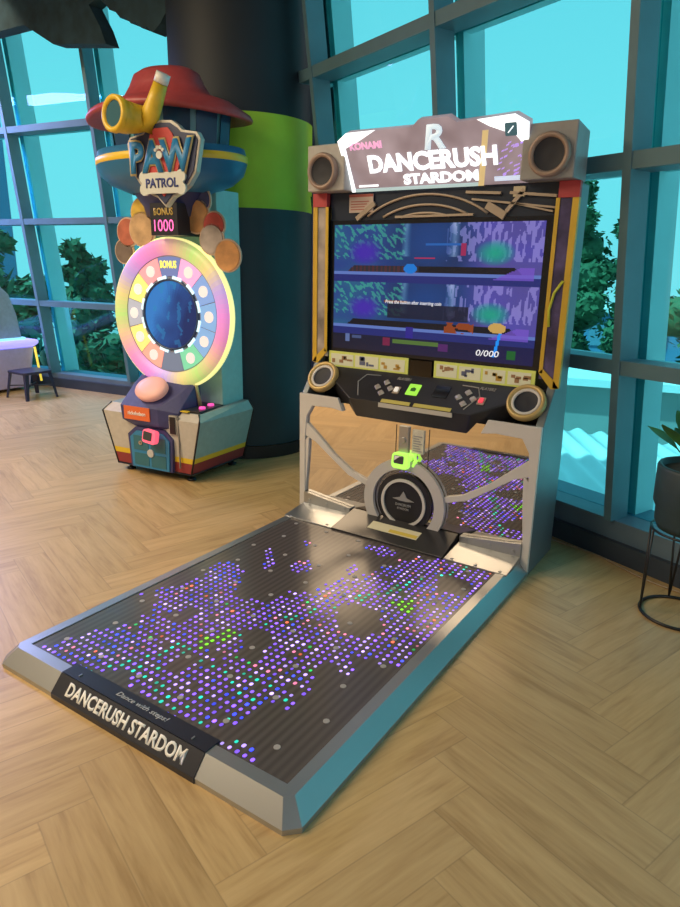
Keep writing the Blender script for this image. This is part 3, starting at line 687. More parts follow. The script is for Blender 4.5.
# ------------------------------------------------------------ dance floor platform (part of the game)
D = 1.774
pf = MB(); H = .066; ch = .035
outer = [(-.0+ch, -D), (W-ch, -D), (W, -D+ch), (W, -.03), (0, -.03), (0, -D+ch)]
top = [(.045+ch*.6, -D+.044), (W-.045-ch*.6, -D+.044), (W-.045, -D+.044+ch*.6), (W-.045, -.03), (.045, -.03), (.045, -D+.044+ch*.6)]
inn = [(.083, -D+.083), (W-.083, -D+.083), (W-.083, -.20), (.083, -.20)]
vs = [(x, y, .0) for x, y in outer] + [(x, y, .016) for x, y in outer] + [(x, y, H) for x, y in top]
fs = [(i, (i+1) % 6, 6+(i+1) % 6, 6+i) for i in range(6)] + [(6+i, 6+(i+1) % 6, 12+(i+1) % 6, 12+i) for i in range(6)] + [tuple(range(5, -1, -1))]
pf.faces(vs, fs)
# top rim as 4 strips
iv = [(x, y, H) for x, y in inn]; tv = [(x, y, H) for x, y in top]
pf.faces(tv + iv, [(0,1,7,6), (1,2,7), (2,3,8,7), (3,4,9,8), (4,5,6,9), (5,0,6)])
pf.faces(iv + [(x, y, H-.008) for x, y in inn], [(0,1,5,4),(1,2,6,5),(2,3,7,6),(3,0,4,7)])
bmesh.ops.remove_doubles(pf.bm, verts=pf.bm.verts, dist=.0005)
plat = lab(pf.build('dance_platform', STEEL, dg), 'low steel framed dance platform with bevelled edge')
def panel_mat():
    m = bpy.data.materials.new('dance_panel'); m.use_nodes = True; nt = m.node_tree; N = nt.nodes; L = nt.links; b = N['Principled BSDF']
    tc = N.new('ShaderNodeTexCoord'); w = N.new('ShaderNodeTexWave'); w.wave_type = 'BANDS'; w.bands_direction = 'X'; w.inputs['Scale'].default_value = 11.5; w.inputs['Distortion'].default_value = 0
    L.new(tc.outputs['Object'], w.inputs[0]); r = N.new('ShaderNodeValToRGB'); L.new(w.outputs[0], r.inputs[0])
    r.color_ramp.elements[0].color = (.075,.064,.062,1); r.color_ramp.elements[1].color = (.105,.091,.086,1)
    L.new(r.outputs[0], b.inputs['Base Color']); b.inputs['Roughness'].default_value = .22; b.inputs['Specular IOR Level'].default_value = .6
    return m
b_ = MB(); b_.box((.083, -D+.083, H-.012), (W-.083, -.20, H-.004)); pnl = b_.build('dance_panel', panel_mat(), plat)
A = [(0.13,-1.68),(0.16,-1.57),(0.26,-1.35),(0.23,-1.23),(0.12,-1.21),(0.18,-1.04),(0.16,-0.84),(0.25,-0.81),(0.36,-0.91),(0.41,-1.03),(0.55,-1.0),(0.57,-0.87),(0.65,-0.84),(0.66,-0.72),(0.72,-0.62),(0.76,-0.47),(0.84,-0.29),(0.94,-0.25),(1.19,-0.23),(1.22,-0.38),(1.19,-0.55),(1.21,-0.77),(1.2,-1.05),(1.13,-1.1),(1.08,-1.06),(1.02,-1.18),(0.98,-1.23),(0.99,-1.34),(0.95,-1.39),(0.96,-1.56),(0.88,-1.64),(0.8,-1.67),(0.54,-1.65),(0.46,-1.62),(0.35,-1.69),(0.2,-1.7)]
HOLES = [[(0.61,-1.21),(0.66,-1.16),(0.75,-1.19),(0.78,-1.3),(0.72,-1.33)],[(0.8,-0.88),(0.85,-0.8),(0.95,-0.81),(1.03,-0.91),(0.99,-1.01),(0.9,-1.0)],[(0.31,-1.3),(0.34,-1.18),(0.4,-1.2),(0.39,-1.32)],[(0.99,-0.39),(1.13,-0.36),(1.18,-0.48),(1.07,-0.53)]]
CL = [[(0.95,-1.68),(1.0,-1.63),(1.07,-1.65),(1.09,-1.7)],[(0.96,-1.43),(0.99,-1.38),(1.04,-1.43),(1.02,-1.48)],[(0.98,-1.35),(1.0,-1.31),(1.03,-1.34),(1.02,-1.38)],[(1.01,-1.19),(1.04,-1.14),(1.08,-1.18),(1.06,-1.24)],[(0.24,-0.65),(0.22,-0.57),(0.37,-0.72),(0.37,-0.79)],[(0.41,-0.69),(0.45,-0.58),(0.53,-0.65),(0.5,-0.74)],[(0.64,-0.57),(0.65,-0.5),(0.71,-0.57),(0.68,-0.61)],[(0.56,-0.32),(0.66,-0.25),(0.77,-0.31),(0.7,-0.37)],[(0.32,-0.43),(0.33,-0.39),(0.38,-0.46),(0.35,-0.48)]]
GRN = [[(0.53,-1.35),(0.58,-1.21),(0.62,-1.25),(0.57,-1.38)],[(0.94,-0.71),(1.01,-0.65),(1.06,-0.72),(1.02,-0.76)]]
def pin(p, poly):
    x, y = p; c = False; n = len(poly); j = n-1
    for i in range(n):
        xi, yi = poly[i]; xj, yj = poly[j]
        if (yi > y) != (yj > y) and x < (xj-xi)*(y-yi)/(yj-yi)+xi: c = not c
        j = i
    return c
bm = bmesh.new(); cl = bm.loops.layers.color.new('Col'); rnd = random.Random(11); nled = 0
PX = .0275
for i in range(40):
    for j in range(54):
        x_ = .1045 + i*PX + (0 if j % 2 else 0); y_ = -1.675 + j*PX
        if x_ > W-.095 or y_ > -.225: continue
        dn = mnoise.noise((x_*6, y_*6, 3.0)); ok = pin((x_+.01*rnd.gauss(0,1), y_+.01*rnd.gauss(0,1)), A) and not any(pin((x_, y_), h) for h in HOLES) and dn > -.62
        ok = ok or any(pin((x_, y_), h) for h in CL) or rnd.random() < .004
        if not ok or rnd.random() < .03: continue
        r = rnd.random(); b = rnd.uniform(.55, 1.0)
        c = (.52, .34, 1.0)
        if any(pin((x_, y_), h) for h in GRN): c = (.45, .9, .12)
        elif abs((y_+1.35)-(x_-.55)*2.1) < .05 and r < .4: c = (.05, .75, .65)
        elif x_ > .45 and y_ < -1.35 and r < .16: c = (.05, .7, .6)
        elif r < .022: c = (.85, .35, .25)
        elif r < .035: c = (.10, .7, .35)
        elif r < .08: c = (.85, .45, .6)
        elif r < .30: c = (.72, .60, 1.0)
        elif r < .40: c = (.22, .28, 1.0)
        s = .0056*rnd.uniform(.85, 1.1); l = s*1.2
        f = bm.faces.new([bm.verts.new((x_+a*s, y_+q*l, H-.0022)) for a, q in ((-1,-.5),(-.5,-1),(.5,-1),(1,-.5),(1,.5),(.5,1),(-.5,1),(-1,.5))])
        for lp in f.loops: lp[cl] = (c[0]*b, c[1]*b, c[2]*b, 1)
        nled += 1
me = bpy.data.meshes.new('floor_lights'); bm.to_mesh(me); bm.free(); me.materials.append(mat('led_glow', (.02,.02,.02), .4, attr='emit', es=3.3))
leds = bpy.data.objects.new('floor_lights', me); sc.collection.objects.link(leds); leds.parent = pnl; leds['kind'] = 'stuff'; leds['label'] = 'mostly violet light dots under the dance panel'
for i in range(6):
    for j in range(9):
        b_ = MB(); b_.ring((.17+i*.188+(.03 if j % 2 else -.02), -1.60+j*.165, H-.0030), 0, .010, .002, Matrix.Identity(4), None, 12); b_.build('panel_screw', mat('screw_grey', (.36,.34,.33), .5), pnl)
# black name plate on front edge
def fe(x, f, h=0.0):  # front bevel: f 0 bottom .. 1 top
    p0 = Vector((x, -D, .016)); p1 = Vector((x, -D+.044, H)); nn = Vector((0, -(H-.016), .044)).normalized(); return p0.lerp(p1, f) + nn*h
xa, xb = .315, .948
b_ = MB(); b_.hull([fe(x, f, h) for x in (xa, xb) for f in (-.02, 1.0) for h in (.0, .003)]); 
b_.hull([Vector((x, y, z)) for x in (xa, xb) for (y, z) in ((-D+.044, H), (-D+.044, H+.003), (-D+.10, H+.003), (-D+.10, H-.002))])
b_.hull([Vector((x, y, z)) for x in (xa, xb) for (y, z) in ((-D-.003, .0), (-D-.003, .018), (-D+.01, .018), (-D+.01, .0))])
npl = lab(b_.build('name_plate', mat('plate_navy_black', (.016,.018,.03), .35), plat), 'black plate wrapping the front edge')
def feM(x, f, h):
    a = math.atan2(H-.016, .044); m = Matrix.Rotation(a, 4, 'X'); m.translation = fe(x, f, h); return m
text('lettering', 'DANCERUSH STARDOM', .52, .043, feM(.635, .50, .0032), TXT_W, npl, .001, .03)
mt = Matrix.Translation((.66, -D+.072, H+.0032)); text('lettering', 'Dance with steps!', .22, .024, mt, mat('lettering_grey', (.4,.42,.45), .5), npl, .0008, .01, .2)
b_ = MB(); [b_.box((x_, -D+.058, H+.003), (x_+.004, -D+.07, H+.006)) for x_ in (.38, .88)]; b_.build('plate_screw', STEEL, npl)

# ------------------------------------------------------------ wheel prize game (PAW)
RZ = math.radians(7)
pg = thing('wheel_game', 'childrens wheel ticket game with rainbow lit ring and red hat shaped tower', 'arcade machine', (-.88, -.028, 0), RZ)
LG = mat('base_pale_grey', (.50,.47,.43), .5, noise=.06); TEAL = mat('base_teal_grey', (.26,.42,.42), .45, noise=.06)
MAR = mat('stripe_maroon', (.26,.035,.04), .5); SY = mat('stripe_yellow', (.72,.50,.03), .5); NAVY = mat('podium_navy', (.045,.05,.16), .4, noise=.1)
BLUE = mat('door_blue', (.03,.22,.45), .4); EDGE = mat('edge_black', (.01,.01,.015), .4); PANEL = mat('tower_panel_teal', (.26,.50,.50), .45, noise=.05)
# base body: flared, front plane y=0
def ring_at(z, f):  # plan polygon growing with height
    e = .095*f
    return [(-.61-e*.9, .02), (.0+e, .02), (.03+e*1.0, .54), (-.64-e, .54)]
zs_ = [.05, .075, .125, .16, .40]
b_ = MB(); pls = []
for z in zs_:
    f = (z-.05)/.35; q = ring_at(z, f); q = [(q[0][0], .02 - .02*f), (q[1][0], .02 - .02*f), q[2], q[3]]; pls.append([Vector((x, y, z)) for x, y in q])
mm = [MAR, MAR, SY, None]
for i in range(4):
    for s in range(4):
        m_ = mm[i] if mm[i] else (TEAL if s == 1 else LG)
        b_.faces([pls[i][s], pls[i][(s+1) % 4], pls[i+1][(s+1) % 4], pls[i+1][s]], [(0,1,2,3)], m_)
tp = [Vector((v.x*1.0, v.y, z)) for v, z in zip(pls[4], (.415, .405, .44, .44))]
tp = [Vector((-.66, .05, .45)), Vector((.055, .05, .44)), Vector((.10, .52, .46)), Vector((-.70, .52, .46))]
for s in range(4): b_.faces([pls[4][s], pls[4][(s+1) % 4], tp[(s+1) % 4], tp[s]], [(0,1,2,3)], TEAL if s == 1 else LG)
b_.faces(tp, [(0,1,2,3)], mat('base_top', (.30,.34,.36), .4)); b_.faces(pls[0], [(3,2,1,0)], EDGE)
bmesh.ops.remove_doubles(b_.bm, verts=b_.bm.verts, dist=.0005)
base = b_.build('base', None, pg)
b_ = MB()
for i in range(4): b_.tube([pls[0][i], pls[2][i], pls[4][i], tp[i]], .006, None, 8)
for i in range(4): b_.tube([pls[0][i], pls[0][(i+1) % 4]], .007, None, 8)
b_.build('edge_trim', EDGE, base)
for x_, y_ in ((-.55, .07), (-.04, .07), (-.02, .48), (-.58, .48)):
    b_ = MB(); b_.lathe([(0,0),(.028,0),(.028,.012),(.010,.016),(.010,.052),(0,.052)], Matrix.Translation((x_, y_, 0)), EDGE, 16); b_.build('leveling_foot', EDGE, pg)
# blue arched door
FP = lambda y: (lambda a, b, d: (a, y-d, b))
b_ = MB(); b_.prism([(-.465,.055),(-.125,.055),(-.115,.27),(-.175,.325),(-.41,.325),(-.48,.27)], FP(.012), 0, .022, NAVY); b_.build('door_surround', NAVY, base)
b_ = MB(); b_.prism([(-.445,.06),(-.145,.06),(-.135,.255),(-.185,.30),(-.40,.30),(-.455,.255)], FP(-.010), 0, .008); dr = b_.build('coin_door', BLUE, base)
DT = mat('door_teal', (.03,.15,.20), .4)
for x0, x1, z0, z1 in ((-.425,-.305,.075,.155), (-.285,-.165,.075,.155), (-.425,-.305,.175,.27), (-.285,-.165,.175,.27)):
    b_ = MB(); b_.box((x0, -.021, z0), (x1, -.017, z1)); b_.build('door_pane', DT, dr)
b_ = MB(); b_.ring((0,0,0), 0, .026, .008, front(-.285, -.024, .165), None, 20); lab(b_.build('door_badge', mat('badge_grey', (.5,.52,.52), .4), dr), 'grey shield shaped badge')
b_ = MB(); b_.ring((0,0,0), .006, .014, .006, front(-.365, -.024, .225), None, 16); b_.build('door_lock', TAN, dr)
b_ = MB(); b_.box((-.14, -.004, .305), (-.085, .01, .425)); sl_ = b_.build('card_slot_plate', LG, base)
b_ = MB(); b_.box((-.132, -.008, .31), (-.088, -.001, .418)); b_.build('bill_slot', EDGE, base)
b_ = MB(); b_.box((-.073, -.003, .09), (-.069, .008, .42)); b_.box((-.155, -.003, .425), (-.07, .006, .429)); b_.build('panel_seam', mat('seam_grey', (.25,.24,.23), .5), base)
# navy podium with orange label
b_ = MB(); b_.hull([(x, y, z) for x, y, z in ((-.51,-.03,.46),(-.205,-.03,.46),(-.50,-.03,.37),(-.20,-.03,.35),(-.42,.0,.325),(-.20,.0,.325),(-.50,.02,.34),(-.51,.02,.50),(-.50,.10,.58),(-.12,.10,.55),(-.08,.02,.44),(-.10,.02,.34),(-.50,.22,.66),(-.06,.22,.64),(-.50,.22,.42),(-.06,.22,.42))])
pod = b_.build('podium', NAVY, pg, bevel=.008)
b_ = MB(); b_.box((-.475, -.036, .375), (-.265, -.028, .46)); ol = b_.build('orange_label', mat('label_orange', (.75,.16,.05), .45), pod)
text('lettering', 'nickelodeon', .145, .026, front(-.37, -.0365, .418), TXT_W, ol, .001, .02)
bt = Matrix.Translation((-.31, .04, .575)) @ Matrix.Rotation(math.radians(42), 4, 'X')
b_ = MB(); b_.lathe([(0,-.03),(.115,-.03),(.118,.0),(.105,.014),(.06,.020),(0.0001,.022)], bt, None, 40, sy=.78)
lab(b_.build('push_button', mat('button_pink', (.78,.42,.36), .45, emit=(.9,.45,.4), es=.15), pod), 'large round pink push button')
# pink framed card device
PK = mat('device_pink_light', (.7,.1,.15), .4, emit=(1.0,.13,.22), es=.85)
RP = front(-.235, -.07, .292, .1, -.12)
b_ = MB(); b_.prism(rrect(.105, .085, .02), lambda a, b, d: RP @ Vector((a, b, d)), -.02, .018); cr2 = lab(b_.build('card_reader', PK, base, bevel=.004), 'pink glowing card reader')
b_ = MB(); b_.prism(rrect(.066, .054, .006), lambda a, b, d: RP @ Vector((a-.008, b+.004, d)), .0185, .022); b_.build('reader_screen', mat('reader_screen'), cr2)
b_ = MB(); b_.bar((-.235, .02, .30), (-.235, -.06, .292), .03, .03); b_.build('reader_arm', EDGE, cr2)
# joystick plate at right top
jp = lambda x, y, h: Vector((x, y, .449 + (y-.1)*.02 + h))
b_ = MB(); b_.hull([jp(x, y, h) for x in (-.16, .05) for y in (.06, .32) for h in (0, .008)]); jpl = b_.build('joystick_plate', mat('plate_dark', (.03,.03,.04), .35), base)
b_ = MB(); b_.tube([jp(-.05, .2, .0), jp(-.06, .19, .09), jp(-.075, .18, .17)], [.013, .012, .016], None, 10); b_.build('lever', mat('lever_brass', (.42,.40,.20), .4, .3), jpl)
MG = mat('button_magenta_lit', (.7,.05,.3), .4, emit=(1,.1,.5), es=.9)
for x_, y_ in ((-.12, .25), (-.10, .15), (.0, .24), (.01, .14)):
    b_ = MB(); b_.lathe([(0,0),(.022,0),(.020,.012),(0.0001,.014)], Matrix.Translation(jp(x_, y_, .008)), MG, 16); b_.build('round_button', MG, jpl)
b_ = MB(); b_.hull([jp(x, y, h) for x in (-.165, -.02) for y in (.035, .058) for h in (0.0, .006)]); b_.build('yellow_strip', SY, base)
# rear tower panel
b_ = MB(); b_.box((-.56, .30, .45), (.05, .53, 1.76)); tower = b_.build('tower_panel', PANEL, pg, bevel=.004)
# wheel
WX, WZ, WY, WT = -.245, 1.020, .22, .03
WM = front(WX, WY, WZ, WT) @ Matrix.Scale(.955, 4)
def rainbow():
    m = bpy.data.materials.new('rainbow_light'); m.use_nodes = True; nt = m.node_tree; N = nt.nodes; L = nt.links; b = N['Principled BSDF']
    uv = N.new('ShaderNodeAttribute'); uv.attribute_name = 'Col'; L.new(uv.outputs['Color'], b.inputs['Emission Color']); L.new(uv.outputs['Color'], b.inputs['Base Color']); b.inputs['Emission Strength'].default_value = .70; b.inputs['Roughness'].default_value = .4
    return m
def hsv(h, s, v):
    import colorsys; return colorsys.hsv_to_rgb(h % 1, s, v)
bm = bmesh.new(); cl = bm.loops.layers.color.new('Col'); SEG = 96
pr_ = [(.375, .035), (.40, .055), (.43, .062), (.462, .058), (.478, .04)]
gr = [[bm.verts.new(WM @ Vector((r*math.cos(2*PI*k/SEG), r*math.sin(2*PI*k/SEG), z))) for r, z in pr_] for k in range(SEG)]
pal = [(.80,.50,.78), (.66,.58,.82), (.80,.74,.50), (.66,.78,.46), (.80,.66,.55), (.80,.50,.70)]
for k in range(SEG):
    h = k/SEG*3*len(pal); a = pal[int(h) % len(pal)]; c2 = pal[(int(h)+1) % len(pal)]; c = mixc(a, c2, h % 1)
    for i in range(len(pr_)-1):
        f = bm.faces.new([gr[k][i], gr[(k+1) % SEG][i], gr[(k+1) % SEG][i+1], gr[k][i+1]]); f.smooth = True
        for lp in f.loops: lp[cl] = (*c, 1)
me = bpy.data.meshes.new('light_ring'); bm.to_mesh(me); bm.free(); me.materials.append(rainbow())
wr = bpy.data.objects.new('light_ring', me); sc.collection.objects.link(wr)
b_ = MB(); b_.lathe([(0,-.04),(.45,-.04),(.46,-.02),(.46,.035),(.375,.03),(0.0001,.02)], WM, mat('wheel_body_grey', (.35,.36,.42), .4), 96); wheel = b_.build('wheel', None, pg); wr.parent = wheel
b_ = MB(); b_.lathe([(.462,-.015),(.480,-.012),(.488,.0),(.488,.03),(.479,.041),(.462,.036)], WM, None, 96)
b_.build('rim_light', mat('rim_yellow_light', (.7,.7,.3), .4, emit=(.95,.88,.32), es=.95), wheel)
# twelve wedges
wed = [(.75,.12,.15), (.10,.10,.22), (.80,.35,.55), (.12,.20,.45), (.75,.65,.12), (.10,.16,.38), (.12,.45,.20), (.10,.10,.15), (.80,.35,.15), (.70,.70,.10), (.7,.6,.12), (.75,.25,.10)]
cols = [(.12,.25,.60), (.85,.30,.60), (.06,.10,.34), (.80,.25,.28), (.72,.65,.12), (.30,.32,.40), (.78,.62,.12), (.82,.28,.20), (.80,.45,.12), (.07,.10,.18), (.10,.50,.28), (.12,.30,.62)]
for k in range(12):
    a0 = math.radians(30*k-2-13); a1 = a0+math.radians(29)
    a0 = math.radians(30*k-14.5); a1 = math.radians(30*k+14.5)
    pts = [(.368*math.cos(a0+(a1-a0)*j/6), .368*math.sin(a0+(a1-a0)*j/6)) for j in range(7)] + [(.245*math.cos(a1-(a1-a0)*j/6), .245*math.sin(a1-(a1-a0)*j/6)) for j in range(7)]
    idx = {0: 11, 1: 0, 2: 1, 3: 2, 4: 3, 5: 4, 6: 5, 7: 6, 8: 7, 9: 9, 10: 10, 11: 11}[k]
    cc = cols[idx]
    b_ = MB(); b_.prism(pts, lambda a, b, d: WM @ Vector((a, b, d)), .03, .034)
    w_ = b_.build('prize_wedge', mat('wedge_%d' % k, cc, .4, emit=mixc(cc, (.6,.6,.65), .25), es=.75), wheel)
    if k not in (3, 9):
        am = (a0+a1)/2; b_ = MB(); cx_, cy_ = .312*math.cos(am), .312*math.sin(am)
        b_.ring((cx_, cy_, .036), 0, .036, .003, WM, None, 20); b_.build('prize_spot', mat('spot_pale', (.7,.65,.65), .5, emit=(.80,.74,.78), es=.55), w_)
    am = (a0+a1)/2+.26; b_ = MB(); m2 = WM @ Matrix.Rotation(am-PI/2, 4, 'Z') @ Matrix.Translation((0, .236, .034))
    b_.prism(rrect(.075, .024, .006), lambda a, b, d: m2 @ Vector((a, b, d)), 0, .004); b_.build('ticket_light', mat('ticket_light', (.6,.8,.9), .4, emit=(.55,.85,1), es=.8), wheel)
text('lettering', 'BONUS', .135, .048, WM @ Matrix.Translation((-.005, .318, .036)), mat('bonus_yellow', (.8,.7,.1), .4, emit=(.95,.85,.15), es=.9), wheel, .002, .03)
def orb(u, v):
    r = math.hypot(u-.5, v-.5)
    return (0, 0, 0)
bm = bmesh.new(); cl = bm.loops.layers.color.new('Col'); NR_ = 16; NA = 48; RR = .222
def oc(x, y):
    c = mixc((.20,.50,.80), (.05,.12,.36), .5+(x-y*.5)/.3+.3*mnoise.noise((x*9, y*9, 4)))
    if mnoise.noise((x*22, y*14, 9)) > .32: c = mixc(c, (.15,.55,.75), .5)
    return c
for i in range(NR_):
    for k in range(NA):
        q = []
        for ii, kk in ((i, k), (i+1, k), (i+1, k+1), (i, k+1)):
            if i == 0 and ii == 0 and len(q) > 0 and kk == k+1: continue
            q.append((RR*ii/NR_*math.cos(2*PI*kk/NA), RR*ii/NR_*math.sin(2*PI*kk/NA)))
        f = bm.faces.new([bm.verts.new(WM @ Vector((x, y, .032))) for x, y in q]); mx_ = sum(x for x, y in q)/len(q); my_ = sum(y for x, y in q)/len(q); c = oc(mx_, my_)
        for lp in f.loops: lp[cl] = (*c, 1)
me = bpy.data.meshes.new('round_display'); bm.to_mesh(me); bm.free(); me.materials.append(mat('orb_glow', (.02,.03,.06), .15, attr='emit', es=.9))
o = bpy.data.objects.new('round_display', me); sc.collection.objects.link(o); o.parent = wheel
b_ = MB(); b_.lathe([(.215,.03),(.218,.042),(.228,.042),(.232,.03)], WM, mat('display_bezel', (.03,.06,.15), .3), 72); b_.build('display_bezel', None, wheel)
# bonus counter
b_ = MB(); b_.box((-.275, .09, 1.49), (-.075, .30, 1.67)); dsp = b_.build('bonus_counter', mat('counter_black', (.02,.02,.03), .4), pg)
text('lettering', 'BONUS', .145, .042, front(-.175, .089, 1.622), mat('bonus_gold', (.5,.35,.08), .5), dsp, .001, .03)
text('lettering', '1000', .145, .066, front(-.175, .089, 1.545), mat('digit_pink', (.8,.1,.4), .5, emit=(1,.18,.55), es=1.0), dsp, .001, .0)
# plain scalloped boards either side of the counter
def board(blobs, name, y0, y1, backc=(.55,.42,.33)):
    for k, (x_, z_, r_, c_) in enumerate(blobs):
        b = MB(); yy = y0 - .006*k
        b.ring((0,0,0), 0, r_+.010, .012, front(x_, yy+.006, z_), None, 28); w = b.build(name, mat('board_cream', (.55,.40,.30), .6), pg)
        b = MB(); b.ring((0,0,0), 0, r_, .012, front(x_, yy, z_), None, 28); b.build('painted_lobe', mat('lobe_%d_%d_%d' % tuple(int(q*99) for q in c_), c_, .6, noise=.25, nscale=14), w)
board([(-.62, 1.40, .070, (.16,.12,.10)), (-.575, 1.515, .080, (.42,.12,.07)), (-.44, 1.625, .085, (.62,.42,.06)), (-.445, 1.53, .095, (.52,.34,.18))], 'scalloped_board', .215, .23)
board([(-.01, 1.69, .075, (.05,.06,.16)), (-.03, 1.60, .090, (.48,.25,.10)), (.10, 1.55, .070, (.48,.07,.06)), (.085, 1.47, .080, (.42,.36,.33)), (.20, 1.38, .085, (.55,.27,.10))], 'scalloped_board', .215, .23)
# tower top
TC = Matrix.Translation((-.235, .245, -.02)) @ Matrix.Diagonal((.9, .95, 1, 1)); SY_ = .60
RH = mat('hat_red', (.36,.05,.055), .45, noise=.08); TB = mat('tower_blue', (.02,.15,.32), .35, noise=.1, nscale=5); TD = mat('tower_deep_blue', (.03,.035,.12), .4); TY = mat('tower_yellow', (.75,.50,.03), .4); TT = mat('tower_teal_top', (.10,.28,.33), .35)
b_ = MB(); b_.lathe([(.0,1.62),(.20,1.62),(.22,1.68),(.30,1.77)], TC, TD, 64, SY_); b_.build('tower_stem', None, pg)
b_ = MB(); b_.lathe([(.30,1.75),(.46,1.80),(.535,1.85),(.560,1.91),(.565,1.915),(.565,1.945),(.555,1.95),(.545,1.985),(.42,1.995),(0.0001,1.995)], TC, None, 72, SY_, mats=[TB,TB,TB,TY,TY,TY,TB,TT,TT])
lab(b_.build('observation_deck', None, pg), 'blue round deck with a yellow band')
b_ = MB(); b_.lathe([(.40,1.99),(.42,2.04),(.44,2.19)], TC, TT, 72, SY_); dm = b_.build('drum', None, pg)
for k in range(12):
    a = 2*PI*k/12+.1; b_ = MB(); Pq = []
    for da in (-.21, .21):
        for z_, r_ in ((2.0, .425), (2.18, .446)):
            for e_ in (0, .006): Pq.append(TC @ Vector(((r_+e_)*math.cos(a+da), (r_+e_)*math.sin(a+da)*SY_, z_)))
    b_.hull(Pq); b_.build('drum_window', mat('drum_window_blue', (.02,.06,.13), .15), dm)
b_ = MB()
prof = [(.42,2.175),(.575,2.165),(.595,2.175),(.60,2.19),(.585,2.205),(.46,2.235),(.32,2.27),(.27,2.33),(.235,2.39),(.18,2.415),(0.0001,2.42)]
b_.lathe(prof, TC, RH, 72, SY_+.04)
for v in b_.bm.verts:
    f = max(0, (math.hypot(v.co.x+.25, (v.co.y-.245)/.64)-.40)/.15)
    v.co.z -= .05*f*((v.co.x+.25)/.55)**2
    v.co.z -= 0.0
lab(b_.build('hat_roof', None, pg), 'red hat shaped roof')
# yellow horn
HY = mat('horn_yellow', (.72,.47,.03), .4, noise=.08)
HO = Vector((-.115, -.20, 0))
hp = [Vector(v) for v in ((-.135,-.285,2.065),(-.125,-.215,2.06),(-.095,-.165,2.06),(-.05,-.15,2.06))]
b_ = MB(); b_.tube(hp, [.088, .080, .070, .06], None, 28); b_.tube([(-.055,-.15,2.0), (-.03,-.15,2.06), (.02,-.15,2.14), (.06,-.15,2.215)], [.05, .05, .042, .036], None, 20)
hn = b_.build('horn', HY, pg)
dd = (hp[0]-hp[1]).normalized(); qM = dd.to_track_quat('Z', 'Y').to_matrix().to_4x4(); qM.translation = hp[0]
b_ = MB(); b_.lathe([(.064,-.005),(.064,.012),(.078,.020),(.090,.014),(.092,-.01)], qM, HY, 36); b_.build('horn_rim', None, hn)
b_ = MB(); b_.ring((0,0,.002), 0, .070, .008, qM, None, 32); b_.build('horn_mouth', mat('horn_glass', (.04,.12,.16), .2), hn)
b_ = MB(); b_.tube([(.061,-.15,2.217), (.083,-.15,2.26)], [.037, .037], None, 20); lab(b_.build('horn_tip', mat('horn_tip_white', (.75,.74,.72), .4), hn), 'white tip')
# logo shield
LY = -.14
def lg(s_=1.0, cx=.0, cz=1.845):
    base_ = [(0,.205),(.06,.20),(.10,.175),(.125,.150),(.215,.135),(.235,.10),(.20,-.055),(.15,-.12),(.10,-.155),(.05,-.175),(0,-.225)]
    full = base_ + [(-x, z) for x, z in base_[::-1][1:-1]]
    return [(cx + x*s_*1.06, cz + z*s_) for x, z in full]
cxl = .045
GR = mat('logo_silver', (.50,.47,.42), .35, .3); LR = mat('logo_red', (.55,.06,.06), .45, noise=.06); LB = mat('logo_blue', (.02,.22,.50), .45); 
b_ = MB(); b_.prism(lg(1.0, cxl), FP(LY), -.035, 0); logo = lab(b_.build('logo_shield', GR, pg, bevel=.004), 'shield shaped name sign')
b_ = MB(); b_.prism(lg(.93, cxl), FP(LY), .0, .006); b_.build('shield_border', mat('logo_dark', (.03,.04,.10), .4), logo)
b_ = MB(); b_.prism([(cxl+x, 1.845+z) for x, z in ((-.075,.135),(-.045,.165),(.045,.165),(.075,.135),(.12,.0),(.075,-.10),(0,-.17),(-.075,-.10),(-.12,.0))], FP(LY), .006, .012); b_.build('shield_field', LR, logo)
text('lettering_outline', 'PAW', .44, .180, front(cxl, LY-.013, 1.872), mat('logo_gold', (.60,.48,.22), .4), logo, .006, .06)
text('lettering', 'PAW', .415, .160, front(cxl, LY-.020, 1.872), LB, logo, .006, .035)
b_ = MB(); PW = mat('paw_pale', (.75,.78,.75), .5)
pm = front(cxl-.002, LY-.030, 1.89)
for px_, py_, pr2 in ((0,-.012,.020), (-.024,.012,.009), (-.009,.024,.010), (.009,.024,.010), (.024,.012,.009)): b_.ring((px_, py_, 0), 0, pr2, .006, pm, None, 16)
b_.build('paw_print', PW, logo)
b_ = MB(); bone = []
for cx_, cz_, a0, a1 in ((.125,.030,-PI/3,PI*.75),(-.125,.030,PI*.25,PI*1.33),(-.125,-.030,PI*.67,PI*1.75),(.125,-.030,-PI*.75,PI/3)):
    for k in range(7): a = a0+(a1-a0)*k/6; bone.append((cxl+cx_+.032*math.cos(a), 1.742+cz_+.032*math.sin(a)))
b_.prism(bone, FP(LY), .010, .022); bn = b_.build('bone_plate', mat('bone_pale', (.62,.64,.60), .45), logo)
text('lettering', 'PATROL', .22, .048, front(cxl, LY-.0225, 1.742), mat('logo_navy', (.03,.05,.22), .4), bn, .002, .03)

